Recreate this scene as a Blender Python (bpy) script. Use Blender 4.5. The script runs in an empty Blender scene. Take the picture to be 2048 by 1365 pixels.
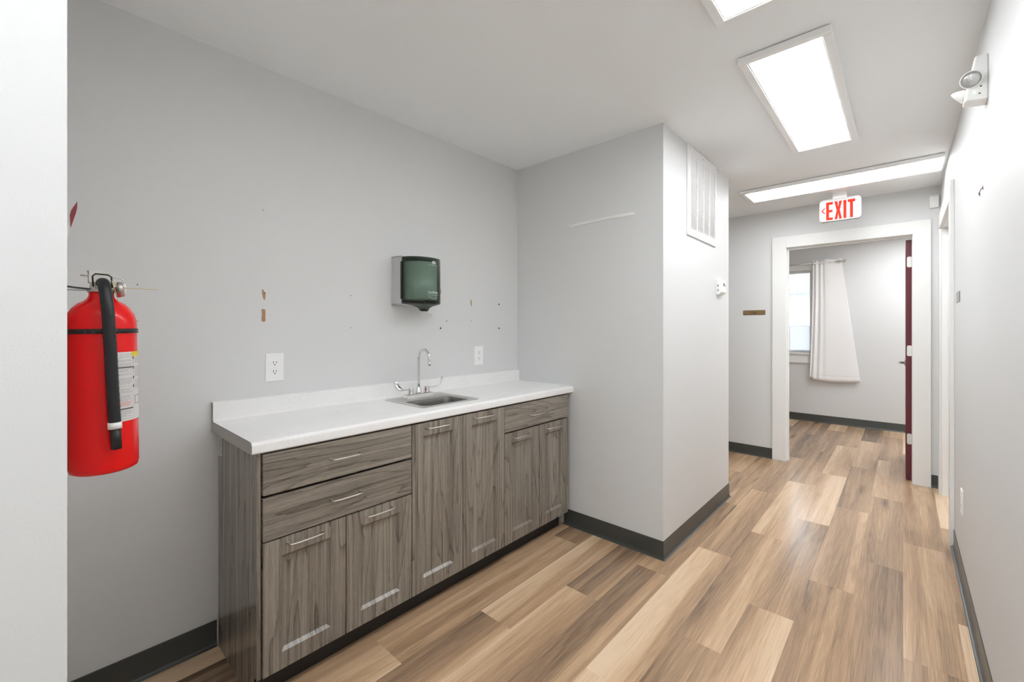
import bpy, math, random
from mathutils import Vector, Matrix

sc = bpy.context.scene
COL = sc.collection
R = math.radians

# ------------------------------------------------------------------ camera, light, exposure
cam_d = bpy.data.cameras.new('camera')
cam = bpy.data.objects.new('camera', cam_d)
COL.objects.link(cam)
sc.camera = cam
YAW = 42.2596
cam.location = (0, 0, 1.2957)
cam.rotation_euler = (R(90), 0, R(YAW - 90))
cam_d.sensor_width = 36
cam_d.lens = 860.755 / 2048 * 36
cam_d.shift_y = -(682.5 - 655.075) / 2048
cam_d.clip_start = 0.02
cam_d.clip_end = 200

sc.view_settings.view_transform = 'Standard'
sc.view_settings.look = 'None'
sc.view_settings.gamma = 1
sc.view_settings.exposure = 1.0
sc.cycles.use_denoising = True
sc.cycles.max_bounces = 12
sc.cycles.diffuse_bounces = 8
sc.cycles.transparent_max_bounces = 12

world = bpy.data.worlds.new('world')
sc.world = world
world.use_nodes = True
wn = world.node_tree.nodes
wl = world.node_tree.links
bg = wn['Background']
sky = wn.new('ShaderNodeTexSky')
sky.sky_type = 'HOSEK_WILKIE'
sky.sun_direction = Vector((-0.5, 0.35, 0.8)).normalized()
sky.turbidity = 6
mixs = wn.new('ShaderNodeMix'); mixs.data_type = 'RGBA'
mixs.inputs['Factor'].default_value = 0.35
mixs.inputs['A'].default_value = (0.93, 0.97, 1.0, 1)
wl.new(sky.outputs['Color'], mixs.inputs['B'])
wl.new(mixs.outputs['Result'], bg.inputs['Color'])
bg.inputs['Strength'].default_value = 3.9

LAMP = 7.6            # emission of the ceiling fixtures' diffusers
LAMP_ADDED = 14.0  # emission of the panels added in the far and side rooms

# ------------------------------------------------------------------ measured planes
ZC = 2.438
XL, YF = 0.031, 0.989       # foreground wall end, hall-side face line
YB = 2.076                  # wall behind the counter
XP, XP2 = 2.3415, 3.5555    # pier
XE = 4.864                  # exit wall
YR = -0.224                 # right wall
XW = 7.158                  # window wall of the far room

# ------------------------------------------------------------------ materials
def mat(name, color, rough=0.5, metal=0.0, spec=0.5, bump=None, coat=0.0, emis=None, estr=0.0):
    m = bpy.data.materials.new(name)
    m.use_nodes = True
    nt = m.node_tree
    p = nt.nodes['Principled BSDF']
    p.inputs['Base Color'].default_value = (*color, 1)
    p.inputs['Roughness'].default_value = rough
    p.inputs['Metallic'].default_value = metal
    p.inputs['Specular IOR Level'].default_value = spec
    p.inputs['Coat Weight'].default_value = coat
    if emis:
        p.inputs['Emission Color'].default_value = (*emis, 1)
        p.inputs['Emission Strength'].default_value = estr
    if bump:
        sc_, st, dist = bump
        tc = nt.nodes.new('ShaderNodeTexCoord')
        n = nt.nodes.new('ShaderNodeTexNoise')
        n.inputs['Scale'].default_value = sc_
        n.inputs['Detail'].default_value = 4
        b = nt.nodes.new('ShaderNodeBump')
        b.inputs['Strength'].default_value = st
        b.inputs['Distance'].default_value = dist
        nt.links.new(tc.outputs['Object'], n.inputs['Vector'])
        nt.links.new(n.outputs['Fac'], b.inputs['Height'])
        nt.links.new(b.outputs['Normal'], p.inputs['Normal'])
    return m

def lk(nt, a, b): nt.links.new(a, b)

def noise(nt, vec, scale, detail=3, rough=0.5, dist=0.0):
    n = nt.nodes.new('ShaderNodeTexNoise')
    n.inputs['Scale'].default_value = scale
    n.inputs['Detail'].default_value = detail
    n.inputs['Roughness'].default_value = rough
    n.inputs['Distortion'].default_value = dist
    lk(nt, vec, n.inputs['Vector'])
    return n.outputs['Fac']

def mapping(nt, vec, scale, loc=(0, 0, 0)):
    n = nt.nodes.new('ShaderNodeMapping')
    n.inputs['Scale'].default_value = scale
    n.inputs['Location'].default_value = loc
    lk(nt, vec, n.inputs['Vector'])
    return n.outputs['Vector']

def M(nt, op, a, b=None, c=None, clamp=False):
    n = nt.nodes.new('ShaderNodeMath'); n.operation = op; n.use_clamp = clamp
    for i, v in enumerate((a, b, c)):
        if v is None: continue
        if isinstance(v, (int, float)): n.inputs[i].default_value = v
        else: lk(nt, v, n.inputs[i])
    return n.outputs[0]

def ramp(nt, fac, stops, interp='LINEAR'):
    n = nt.nodes.new('ShaderNodeValToRGB')
    n.color_ramp.interpolation = interp
    e = n.color_ramp.elements
    while len(e) < len(stops): e.new(0.5)
    for el, (pos, col) in zip(e, stops):
        el.position = pos
        el.color = (*col, 1) if len(col) == 3 else col
    lk(nt, fac, n.inputs['Fac'])
    return n.outputs['Color']

def mixc(nt, fac, a, b, mode='MIX'):
    n = nt.nodes.new('ShaderNodeMix'); n.data_type = 'RGBA'; n.blend_type = mode
    for k, v in (('Factor', fac), ('A', a), ('B', b)):
        s = n.inputs[k]
        if isinstance(v, (int, float)): s.default_value = v
        elif isinstance(v, tuple): s.default_value = (*v, 1)
        else: lk(nt, v, s)
    return n.outputs['Result']

def grey(v): return (v, v, v)

def wall_paint(name, col, rough=0.55):
    m = mat(name, col, rough, spec=0.3)
    nt = m.node_tree; p = nt.nodes['Principled BSDF']
    tc = nt.nodes.new('ShaderNodeTexCoord')
    big = noise(nt, tc.outputs['Object'], 1.3, 3)
    c = mixc(nt, M(nt, 'MULTIPLY', big, 0.10), col, tuple(x * 0.86 for x in col))
    lk(nt, c, p.inputs['Base Color'])
    fine = noise(nt, tc.outputs['Object'], 260, 3)
    b = nt.nodes.new('ShaderNodeBump')
    b.inputs['Strength'].default_value = 0.12
    b.inputs['Distance'].default_value = 0.002
    lk(nt, fine, b.inputs['Height']); lk(nt, b.outputs['Normal'], p.inputs['Normal'])
    return m

def make_floor_mat():
    m = mat('plank_floor', (0.4, 0.28, 0.18), 0.22, spec=0.5)
    nt = m.node_tree; p = nt.nodes['Principled BSDF']
    uv = nt.nodes.new('ShaderNodeUVMap'); uv.uv_map = 'UVMap'
    at = nt.nodes.new('ShaderNodeAttribute'); at.attribute_name = 'tone'
    se = nt.nodes.new('ShaderNodeAttribute'); se.attribute_name = 'seed'
    cx = nt.nodes.new('ShaderNodeCombineXYZ')
    lk(nt, se.outputs['Fac'], cx.inputs['Z'])
    add = nt.nodes.new('ShaderNodeVectorMath'); add.operation = 'ADD'
    lk(nt, uv.outputs['UV'], add.inputs[0]); lk(nt, cx.outputs[0], add.inputs[1])
    v = add.outputs['Vector']
    # wandering figure along the plank
    n1 = noise(nt, mapping(nt, v, (0.65, 7.5, 3.0)), 1.0, 3, 0.5, 0.4)
    n2 = noise(nt, mapping(nt, v, (0.7, 30.0, 3.0), (3, 1, 0)), 1.0, 2, 0.5, 0.3)
    n3 = noise(nt, mapping(nt, v, (5.0, 300.0, 3.0)), 1.0, 3, 0.7)
    # cathedral bands
    band = M(nt, 'SINE', M(nt, 'MULTIPLY', n1, 64.0))
    band = M(nt, 'POWER', M(nt, 'MULTIPLY_ADD', band, 0.5, 0.5), 2.5)
    # sharp two-strip split inside a plank: tone attribute stepped by a wavering threshold
    st_ = noise(nt, mapping(nt, v, (0.35, 14.0, 3.0), (9, 4, 0)), 1.0, 1, 0.4, 0.0)
    strip = M(nt, 'MULTIPLY', M(nt, 'SUBTRACT', st_, 0.5), 30.0, clamp=True)
    t = M(nt, 'ADD', at.outputs['Fac'], M(nt, 'MULTIPLY', M(nt, 'SUBTRACT', n1, 0.5), 0.55))
    t = M(nt, 'ADD', t, M(nt, 'MULTIPLY', M(nt, 'SUBTRACT', n2, 0.5), 0.22))
    t = M(nt, 'SUBTRACT', t, M(nt, 'MULTIPLY', band, 0.06))
    t = M(nt, 'ADD', t, M(nt, 'MULTIPLY', M(nt, 'SUBTRACT', strip, 0.4), 0.14))
    t = M(nt, 'ADD', t, M(nt, 'MULTIPLY', M(nt, 'SUBTRACT', n3, 0.5), 0.72), clamp=True)
    # knots / dark mineral streaks
    vo = nt.nodes.new('ShaderNodeTexVoronoi'); vo.feature = 'F1'
    vo.inputs['Scale'].default_value = 1.0
    lk(nt, mapping(nt, v, (0.9, 6.5, 3.0), (0.3, 0.7, 0.1)), vo.inputs['Vector'])
    kn = M(nt, 'SUBTRACT', M(nt, 'MULTIPLY', n1, 0.34), vo.outputs['Distance'])
    kn = M(nt, 'MULTIPLY', kn, 2.0, clamp=True)
    t = M(nt, 'SUBTRACT', t, kn, clamp=True)
    c = ramp(nt, t, [(0.0, (0.130, 0.084, 0.056)), (0.22, (0.260, 0.170, 0.108)), (0.5, (0.47, 0.305, 0.182)),
                     (0.75, (0.64, 0.445, 0.280)), (1.0, (0.78, 0.59, 0.41))])
    sl = nt.nodes.new('ShaderNodeAttribute'); sl.attribute_name = 'edge'
    lk(nt, c, p.inputs['Base Color'])
    b = nt.nodes.new('ShaderNodeBump'); b.inputs['Strength'].default_value = 0.10
    b.inputs['Distance'].default_value = 0.002
    lk(nt, n3, b.inputs['Height']); lk(nt, b.outputs['Normal'], p.inputs['Normal'])
    nt.nodes.remove(sl)
    return m

def make_wood():
    m = mat('grey_walnut_laminate', (0.2, 0.17, 0.14), 0.24, spec=0.5)
    nt = m.node_tree; p = nt.nodes['Principled BSDF']
    uv = nt.nodes.new('ShaderNodeUVMap'); uv.uv_map = 'UVMap'
    v = uv.outputs['UV']
    n1 = noise(nt, mapping(nt, v, (0.62, 6.8, 1)), 1.0, 2, 0.45, 0.15)
    n1b = noise(nt, mapping(nt, v, (1.1, 42.0, 1), (5, 2, 0)), 1.0, 3, 0.6, 0.2)
    n3 = noise(nt, mapping(nt, v, (26.0, 700.0, 1)), 1.0, 3, 0.65)
    n4 = noise(nt, mapping(nt, v, (1.6, 115.0, 1), (1, 8, 0)), 1.0, 4, 0.75)
    lines = M(nt, 'FRACT', M(nt, 'MULTIPLY', M(nt, 'ADD', n1, M(nt, 'MULTIPLY', n1b, 0.05)), 15.0))
    dark = M(nt, 'POWER', lines, 7.0)
    t = M(nt, 'MULTIPLY_ADD', M(nt, 'SUBTRACT', n1b, 0.5), 0.8, 0.60)
    t = M(nt, 'ADD', t, M(nt, 'MULTIPLY', M(nt, 'SUBTRACT', n1, 0.5), 0.5))
    t = M(nt, 'ADD', t, M(nt, 'MULTIPLY', M(nt, 'SUBTRACT', n3, 0.5), 0.65))
    t = M(nt, 'ADD', t, M(nt, 'MULTIPLY', M(nt, 'SUBTRACT', n4, 0.5), 0.85))
    t = M(nt, 'SUBTRACT', t, M(nt, 'MULTIPLY', dark, 0.30), clamp=True)
    c = ramp(nt, t, [(0.0, (0.042, 0.033, 0.026)), (0.3, (0.135, 0.116, 0.096)), (0.6, (0.255, 0.226, 0.190)),
                     (1.0, (0.43, 0.395, 0.34))])
    lk(nt, c, p.inputs['Base Color'])
    b = nt.nodes.new('ShaderNodeBump'); b.inputs['Strength'].default_value = 0.06
    b.inputs['Distance'].default_value = 0.0006
    lk(nt, n3, b.inputs['Height']); lk(nt, b.outputs['Normal'], p.inputs['Normal'])
    return m

def make_counter():
    m = mat('marbled_laminate', (0.76, 0.76, 0.75), 0.32, spec=0.4)
    nt = m.node_tree; p = nt.nodes['Principled BSDF']
    tc = nt.nodes.new('ShaderNodeTexCoord')
    o = tc.outputs['Object']
    a = noise(nt, o, 9, 6, 0.62, 1.8)
    vein = M(nt, 'SUBTRACT', 1.0, M(nt, 'MULTIPLY', M(nt, 'ABSOLUTE', M(nt, 'SUBTRACT', a, 0.5)), 26.0), clamp=True)
    msk = noise(nt, o, 5, 3)
    msk = M(nt, 'MULTIPLY', M(nt, 'SUBTRACT', msk, 0.45), 5.0, clamp=True)
    speck = noise(nt, o, 60, 4, 0.7)
    speck = M(nt, 'MULTIPLY', M(nt, 'SUBTRACT', speck, 0.60), 4.0, clamp=True)
    f = M(nt, 'ADD', M(nt, 'MULTIPLY', M(nt, 'MULTIPLY', vein, msk), 0.14), M(nt, 'MULTIPLY', speck, 0.25), clamp=True)
    c = mixc(nt, f, (0.87, 0.87, 0.865), (0.48, 0.48, 0.48))
    lk(nt, c, p.inputs['Base Color'])
    return m

WALL = wall_paint('grey_wall_paint', (0.715, 0.722, 0.722))
CEIL = wall_paint('ceiling_paint', (0.885, 0.91, 0.925), 0.8)
TRIM = mat('white_trim_paint', (0.84, 0.845, 0.835), 0.4, spec=0.4, bump=(90, 0.05, 0.002))
RUBBER = mat('charcoal_cove_rubber', (0.058, 0.062, 0.057), 0.30, spec=0.5, bump=(140, 0.06, 0.002))
FLOOR = make_floor_mat()
WOOD = make_wood()
COUNTER = make_counter()
ENDCAP = mat('endcap_laminate', (0.40, 0.385, 0.35), 0.5, bump=(60, 0.05, 0.001))
BLACKLINE = mat('dark_seam', (0.02, 0.018, 0.016), 0.6)
TOE = mat('black_toe_board', (0.022, 0.020, 0.018), 0.6, bump=(50, 0.05, 0.001))
NICKEL = mat('satin_nickel', (0.62, 0.60, 0.57), 0.3, 1.0)
CHROME = mat('chrome', (0.82, 0.82, 0.82), 0.08, 1.0)
STEEL = mat('brushed_steel', (0.66, 0.65, 0.63), 0.34, 1.0, bump=(300, 0.06, 0.001))
STEEL_SHADED = mat('shaded_steel_bowl', (0.30, 0.295, 0.285), 0.30, 1.0, bump=(300, 0.06, 0.001))  # same steel as the rim, darkened for the shade inside the bowl
PLASTIC = mat('white_plastic', (0.90, 0.90, 0.89), 0.35)
PLASTIC_GREY = mat('light_grey_plastic', (0.55, 0.55, 0.56), 0.4)
DARKHOLE = mat('dark_hole', (0.02, 0.02, 0.02), 0.8)
METALWHITE = mat('white_enamelled_metal', (0.86, 0.86, 0.86), 0.4)
FRAME = mat('fixture_frame_white', (0.88, 0.88, 0.88), 0.4)
RED = mat('extinguisher_red_paint', (0.86, 0.004, 0.006), 0.25, spec=0.35, coat=0.15, bump=(220, 0.05, 0.001))
HOSE = mat('black_rubber_hose', (0.012, 0.013, 0.015), 0.45)
BLACK = mat('black_plastic', (0.012, 0.012, 0.012), 0.4)
LABELW = mat('label_paper', (0.72, 0.71, 0.70), 0.5)
INK = mat('printed_ink', (0.10, 0.095, 0.10), 0.6)
INKSOFT = mat('small_print_ink', (0.30, 0.30, 0.32), 0.6)
INKRED = mat('red_print_ink', (0.62, 0.12, 0.08), 0.6)
YELLOW = mat('yellow_print', (0.80, 0.62, 0.03), 0.5)
TIE = mat('yellow_tie', (0.62, 0.55, 0.26), 0.5)
BURGUNDY = mat('burgundy_door_paint', (0.115, 0.008, 0.018), 0.4, bump=(160, 0.05, 0.001))
BRASS = mat('bronze_plaque', (0.24, 0.16, 0.07), 0.42, 0.35)
CURTAIN = mat('white_curtain_cloth', (0.92, 0.92, 0.92), 0.85, bump=(900, 0.15, 0.001))
PATCH = mat('torn_drywall_paper', (0.42, 0.25, 0.14), 0.9, bump=(200, 0.4, 0.002))
PATCH2 = mat('torn_paint_tan', (0.38, 0.33, 0.18), 0.9, bump=(200, 0.4, 0.002))
TAPE = mat('clear_tape', (0.88, 0.88, 0.85), 0.4)
PAPER = mat('paper_towel', (0.78, 0.78, 0.76), 0.9, bump=(300, 0.3, 0.001))
SIDING = mat('white_metal_siding', (0.72, 0.73, 0.75), 0.5, bump=(2, 0.02, 0.01))
ROOFM = mat('pale_metal_roof', (0.26, 0.33, 0.35), 0.5, bump=(2, 0.02, 0.01))
GROUND = mat('gravel_ground', (0.40, 0.39, 0.36), 0.9, bump=(40, 0.5, 0.01))
REDPRINT = mat('red_sign_print', (0.25, 0.030, 0.035), 0.45)
PRINT = mat('pale_print', (.80, .86, .82), .5)
GLOSSWHITE = mat('white_sign_face', (0.75, 0.72, 0.70), 0.4)
BLUE = mat('blue_plastic_key', (0.01, 0.02, 0.14), 0.35)
def emit(name, col, s):
    m = mat(name, (0.8, 0.8, 0.8), 0.5, emis=col, estr=s)
    return m
DIFFUSER = emit('lit_diffuser', (0.955, 0.98, 1.0), LAMP)
DIFFUSER_ADDED = emit('lit_diffuser_added_rooms', (0.97, 0.985, 1.0), LAMP_ADDED)
EXITRED = mat('lit_exit_letter', (0.62, 0.02, 0.01), 0.9, spec=0.1, emis=(1.0, 0.04, 0.02), estr=0.20)
LEDG = emit('green_led', (0.15, 1.0, 0.25), 1.5)
LENS = mat('lamp_lens', (0.60, 0.60, 0.60), 0.12, 0.6, coat=0.6, bump=(120, 0.6, 0.004))

def glass_mat(name, tint, gloss=0.08, rough=0.05):
    m = bpy.data.materials.new(name); m.use_nodes = True
    nt = m.node_tree; nt.nodes.clear()
    out = nt.nodes.new('ShaderNodeOutputMaterial')
    tr = nt.nodes.new('ShaderNodeBsdfTransparent'); tr.inputs['Color'].default_value = (*tint, 1)
    gl = nt.nodes.new('ShaderNodeBsdfGlossy'); gl.inputs['Roughness'].default_value = rough
    fr = nt.nodes.new('ShaderNodeFresnel'); fr.inputs['IOR'].default_value = 1.45
    mx = nt.nodes.new('ShaderNodeMixShader')
    lk(nt, fr.outputs[0], mx.inputs[0]); lk(nt, tr.outputs[0], mx.inputs[1]); lk(nt, gl.outputs[0], mx.inputs[2])
    lk(nt, mx.outputs[0], out.inputs['Surface'])
    return m
def trans_mat(name, col):
    m = bpy.data.materials.new(name); m.use_nodes = True
    nt = m.node_tree; nt.nodes.clear()
    out = nt.nodes.new('ShaderNodeOutputMaterial')
    a = nt.nodes.new('ShaderNodeBsdfTranslucent'); a.inputs['Color'].default_value = (*col, 1)
    b = nt.nodes.new('ShaderNodeBsdfDiffuse'); b.inputs['Color'].default_value = (*col, 1)
    c = nt.nodes.new('ShaderNodeBsdfTransparent')
    mx = nt.nodes.new('ShaderNodeMixShader'); mx.inputs[0].default_value = .4
    m2 = nt.nodes.new('ShaderNodeMixShader'); m2.inputs[0].default_value = .35
    lk(nt, a.outputs[0], mx.inputs[1]); lk(nt, b.outputs[0], mx.inputs[2])
    lk(nt, mx.outputs[0], m2.inputs[1]); lk(nt, c.outputs[0], m2.inputs[2]); lk(nt, m2.outputs[0], out.inputs['Surface'])
    return m
GLASS = glass_mat('window_glass', (0.95, 0.97, 0.97))
SMOKE = glass_mat('smoky_green_plastic', (0.45, 0.56, 0.49), rough=0.38)

# ------------------------------------------------------------------ mesh builder
rng = random.Random(7)

class MB:
    """Collects faces in world coordinates; every face carries uv metres and a material slot."""
    def __init__(self):
        self.v = []; self.f = []; self.uv = []; self.s = []; self.mi = []
        self.off = (rng.random() * 40, rng.random() * 40)
        self.slot = 0
    def face(self, pts, uv=None, smooth=False):
        i = len(self.v)
        self.v += [tuple(p) for p in pts]
        self.f.append(tuple(range(i, i + len(pts))))
        self.uv.append(uv or [(0, 0)] * len(pts)); self.s.append(smooth); self.mi.append(self.slot)
    def box(self, x0, x1, y0, y1, z0, z1, grain='z'):
        c = [(x, y, z) for x in (x0, x1) for y in (y0, y1) for z in (z0, z1)]
        g = 'xyz'.index(grain)
        for idx, ax in (((0, 1, 3, 2), 0), ((4, 6, 7, 5), 0), ((0, 4, 5, 1), 1), ((2, 3, 7, 6), 1), ((0, 2, 6, 4), 2), ((1, 5, 7, 3), 2)):
            pts = [c[k] for k in idx]
            oth = [a for a in range(3) if a != ax]
            if g in oth: u, w = g, [a for a in oth if a != g][0]
            else: u, w = oth
            self.face(pts, [(p[u] + self.off[0], p[w] + self.off[1]) for p in pts])
        return self
    def loft(self, loops, closed=True, cap=True, smooth=True):
        """loops: list of equal-length point lists"""
        base = len(self.v); n = len(loops[0])
        for lp in loops: self.v += [tuple(p) for p in lp]
        m = n if closed else n - 1
        for a in range(len(loops) - 1):
            for k in range(m):
                k2 = (k + 1) % n
                self.f.append((base + a * n + k, base + a * n + k2, base + (a + 1) * n + k2, base + (a + 1) * n + k))
                self.uv.append([(0, 0)] * 4); self.s.append(smooth); self.mi.append(self.slot)
        if cap and closed:
            for a, rev in ((0, True), (len(loops) - 1, False)):
                idx = [base + a * n + k for k in range(n)]
                self.f.append(tuple(reversed(idx)) if rev else tuple(idx))
                self.uv.append([(0, 0)] * n); self.s.append(False); self.mi.append(self.slot)
        return self
    def tube(self, path, r, seg=12, smooth=True, flat=1.0):
        P = [Vector(p) for p in path]
        rr = r if isinstance(r, (list, tuple)) else [r] * len(P)
        loops = []; prev = None
        for i, p in enumerate(P):
            d = (P[min(i + 1, len(P) - 1)] - P[max(i - 1, 0)]).normalized()
            if prev is None:
                up = Vector((0, 0, 1)) if abs(d.z) < 0.9 else Vector((1, 0, 0))
                nrm = d.cross(up).normalized()
            else:
                nrm = (prev - d * prev.dot(d)).normalized()
            prev = nrm; bn = d.cross(nrm)
            loops.append([p + nrm * math.cos(2 * math.pi * k / seg) * rr[i] + bn * math.sin(2 * math.pi * k / seg) * rr[i] * flat for k in range(seg)])
        return self.loft(loops, smooth=smooth)
    def lathe(self, prof, c, axis=(0, 0, 1), seg=32, smooth=True):
        """prof: (radius, height along axis)"""
        ax = Vector(axis).normalized(); c = Vector(c)
        up = Vector((0, 0, 1)) if abs(ax.z) < 0.9 else Vector((1, 0, 0))
        a = ax.cross(up).normalized(); b = ax.cross(a)
        loops = [[c + ax * h + (a * math.cos(2 * math.pi * k / seg) + b * math.sin(2 * math.pi * k / seg)) * max(r, 1e-5) for k in range(seg)] for r, h in prof]
        return self.loft(loops, smooth=smooth)
    def prism(self, poly, fn, d0, d1, smooth=False, uvs=False):
        """poly 2d list; fn(a,b,d)->xyz"""
        l0 = [fn(a, b, d0) for a, b in poly]; l1 = [fn(a, b, d1) for a, b in poly]
        return self.loft([l0, l1], smooth=smooth)
    def build(self, name, m, parent=None, origin=None, bevel=0, seg=2, kind=None, label=None, sharp=None):
        org = parent['_o'] if parent is not None else (origin or (0, 0, 0))
        me = bpy.data.meshes.new(name)
        me.from_pydata([(x - org[0], y - org[1], z - org[2]) for x, y, z in self.v], [], self.f)
        for mm in (m if isinstance(m, (list, tuple)) else [m]): me.materials.append(mm)
        ul = me.uv_layers.new(name='UVMap')
        k = 0
        for uv in self.uv:
            for q in uv:
                ul.data[k].uv = q; k += 1
        me.polygons.foreach_set('use_smooth', self.s)
        me.polygons.foreach_set('material_index', self.mi)
        me.update()
        import bmesh
        bm = bmesh.new(); bm.from_mesh(me)
        bmesh.ops.remove_doubles(bm, verts=bm.verts, dist=1e-6)
        bmesh.ops.recalc_face_normals(bm, faces=bm.faces)
        bm.to_mesh(me); bm.free()
        o = bpy.data.objects.new(name, me)
        COL.objects.link(o)
        if parent is not None:
            o.parent = parent
        else:
            o.location = org
        o['_o'] = org
        if bevel:
            b = o.modifiers.new('bevel', 'BEVEL'); b.width = bevel; b.segments = seg
            b.limit_method = 'ANGLE'; b.angle_limit = R(40)
            b.harden_normals = False
        if kind: o['kind'] = kind
        if label: o['label'] = label
        return o

def thing(name, label, cat, loc, group=None):
    o = bpy.data.objects.new(name, None); COL.objects.link(o)
    o.location = loc; o['_o'] = tuple(loc); o.empty_display_size = 0.05
    o['label'] = label; o['category'] = cat
    if group: o['group'] = group
    return o
def tag(o, label, cat, group=None):
    o['label'] = label; o['category'] = cat
    if group: o['group'] = group
    return o
def struct_root(name, loc, label=None):
    o = bpy.data.objects.new(name, None); COL.objects.link(o)
    o.location = loc; o['_o'] = tuple(loc); o['kind'] = 'structure'
    if label: o['label'] = label
    return o

def text_faces(body, size, align='CENTER'):
    cu = bpy.data.curves.new('lettering', 'FONT'); cu.body = body; cu.size = size
    cu.align_x = align; cu.align_y = 'CENTER'
    o = bpy.data.objects.new('lettering', cu); COL.objects.link(o)
    dg = bpy.context.evaluated_depsgraph_get(); dg.update()
    me = bpy.data.meshes.new_from_object(o.evaluated_get(dg))
    vs = [tuple(v.co) for v in me.vertices]; fs = [tuple(p.vertices) for p in me.polygons]
    bpy.data.objects.remove(o); bpy.data.curves.remove(cu); bpy.data.meshes.remove(me)
    return vs, fs
def add_text(mb, body, size, fn, align='CENTER', sx=1.0):
    vs, fs = text_faces(body, size, align)
    for f in fs:
        mb.face([fn(vs[i][0] * sx, vs[i][1]) for i in f])

def rrect(w, h, r, n=6, cx=0, cy=0):
    out = []
    for sx, sy, a0 in ((1, 1, 0), (-1, 1, 90), (-1, -1, 180), (1, -1, 270)):
        for k in range(n + 1):
            a = R(a0 + 90 * k / n)
            out.append((cx + sx * (w / 2 - r) + r * math.cos(a), cy + sy * (h / 2 - r) + r * math.sin(a)))
    return out

# ------------------------------------------------------------------ the setting: floor
def build_floor():
    W_, L_ = 0.1785, 1.22
    tones = {  # (row, index): (tone at the -y edge, tone at the +y edge)
        (-1, 2.26): (0.42, 0.60), (-1, 1.04): (0.35, 0.40), (-1, 3.48): (0.42, 0.5),
        (-2, 2.68): (0.35, 0.40), (-2, 3.90): (0.80, 0.92), (-2, 1.46): (0.8, 0.9),
        (0, 1.86): (0.20, 0.50), (0, 3.08): (0.50, 0.42), (0, 4.30): (0.55, 0.78), (0, 0.64): (0.4, 0.5),
        (1, 1.44): (0.52, 0.34), (1, 2.66): (0.62, 0.38), (1, 3.88): (0.52, 0.28), (1, 5.10): (0.5, 0.8),
        (2, 2.24): (0.24, 0.66), (2, 3.46): (0.90, 0.66), (2, 1.02): (0.95, 0.55), (2, 4.68): (0.6, 0.85),  # second plank's pale -y edge has a floor reflection in its tone
        (3, 1.82): (0.66, 0.34), (3, 0.60): (0.62, 0.26), (3, 3.04): (0.5, 0.8), (3, 4.26): (0.45, 0.35),
        (4, 1.40): (0.56, 0.92), (4, 2.62): (0.30, 0.60), (4, 3.84): (0.5, 0.45), (4, 0.18): (0.5, 0.95),
        (5, 0.98): (0.52, 0.28), (5, 2.20): (0.36, 0.46), (5, 3.42): (0.55, 0.4),
        (6, 0.56): (0.52, 0.90), (6, 1.78): (0.45, 0.18), (6, 3.0): (0.45, 0.4),
        (7, 1.36): (0.42, 0.86), (7, 0.14): (0.55, 0.24), (7, 2.58): (0.4, 0.5),
        (8, 0.94): (0.40, 0.66), (8, -0.28): (0.86, 0.42), (8, 2.16): (0.5, 0.25),
    }
    v, f, uv, tn, sd = [], [], [], [], []
    x_lo, x_hi, y_lo, y_hi = -2.6, 7.3, -2.2, 3.3
    rf = random.Random(11)
    gap = 0.0006
    for j in range(-13, 20):
        y0 = j * W_; y1 = y0 + W_
        if y1 < y_lo or y0 > y_hi: continue
        xs0 = 2.66 - 0.42 * (j - 1)
        k0 = math.floor((x_lo - xs0) / L_)
        x = xs0 + k0 * L_
        while x < x_hi:
            key = min(tones, key=lambda q: abs(q[0] - j) * 10 + abs(q[1] - x))
            if key[0] == j and abs(key[1] - x) < 0.06: ta, tb = tones[key]
            else:
                base = rf.choice([0.3, 0.45, 0.5, 0.62, 0.85]); ta = base + rf.uniform(-.15, .15); tb = base + rf.uniform(-.15, .15)
            a, b = max(x, x_lo), min(x + L_, x_hi)
            c, d = max(y0, y_lo), min(y1, y_hi)
            if b > a and d > c:
                seed = rf.random() * 50; u0 = rf.random() * 20
                i = len(v)
                v += [(a, c, 0), (b, c, 0), (b, d, 0), (a, d, 0)]
                f.append((i, i + 1, i + 2, i + 3))
                uv += [(a - x + u0, 0), (b - x + u0, 0), (b - x + u0, d - c), (a - x + u0, d - c)]
                tn += [ta, ta, tb, tb]; sd += [seed] * 4
            x += L_
    # underside so the slab has depth
    i = len(v)
    v += [(x_lo, y_lo, -0.1), (x_hi, y_lo, -0.1), (x_hi, y_hi, -0.1), (x_lo, y_hi, -0.1)]
    f.append((i + 3, i + 2, i + 1, i)); uv += [(0, 0)] * 4; tn += [0.5] * 4; sd += [0] * 4
    me = bpy.data.meshes.new('floor'); me.from_pydata(v, [], f)
    ul = me.uv_layers.new(name='UVMap')
    for k, q in enumerate(uv): ul.data[k].uv = q
    a1 = me.attributes.new('tone', 'FLOAT', 'CORNER'); a1.data.foreach_set('value', tn)
    a2 = me.attributes.new('seed', 'FLOAT', 'CORNER'); a2.data.foreach_set('value', sd)
    me.materials.append(FLOOR); me.update()
    o = bpy.data.objects.new('floor', me); COL.objects.link(o); o['kind'] = 'structure'
    o['_o'] = (0, 0, 0)
build_floor()

def walls(name, boxes, m=WALL, label=None):
    mb = MB()
    for b in boxes: mb.box(*b)
    return mb.build(name, m, kind='structure', label=label)

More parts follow.
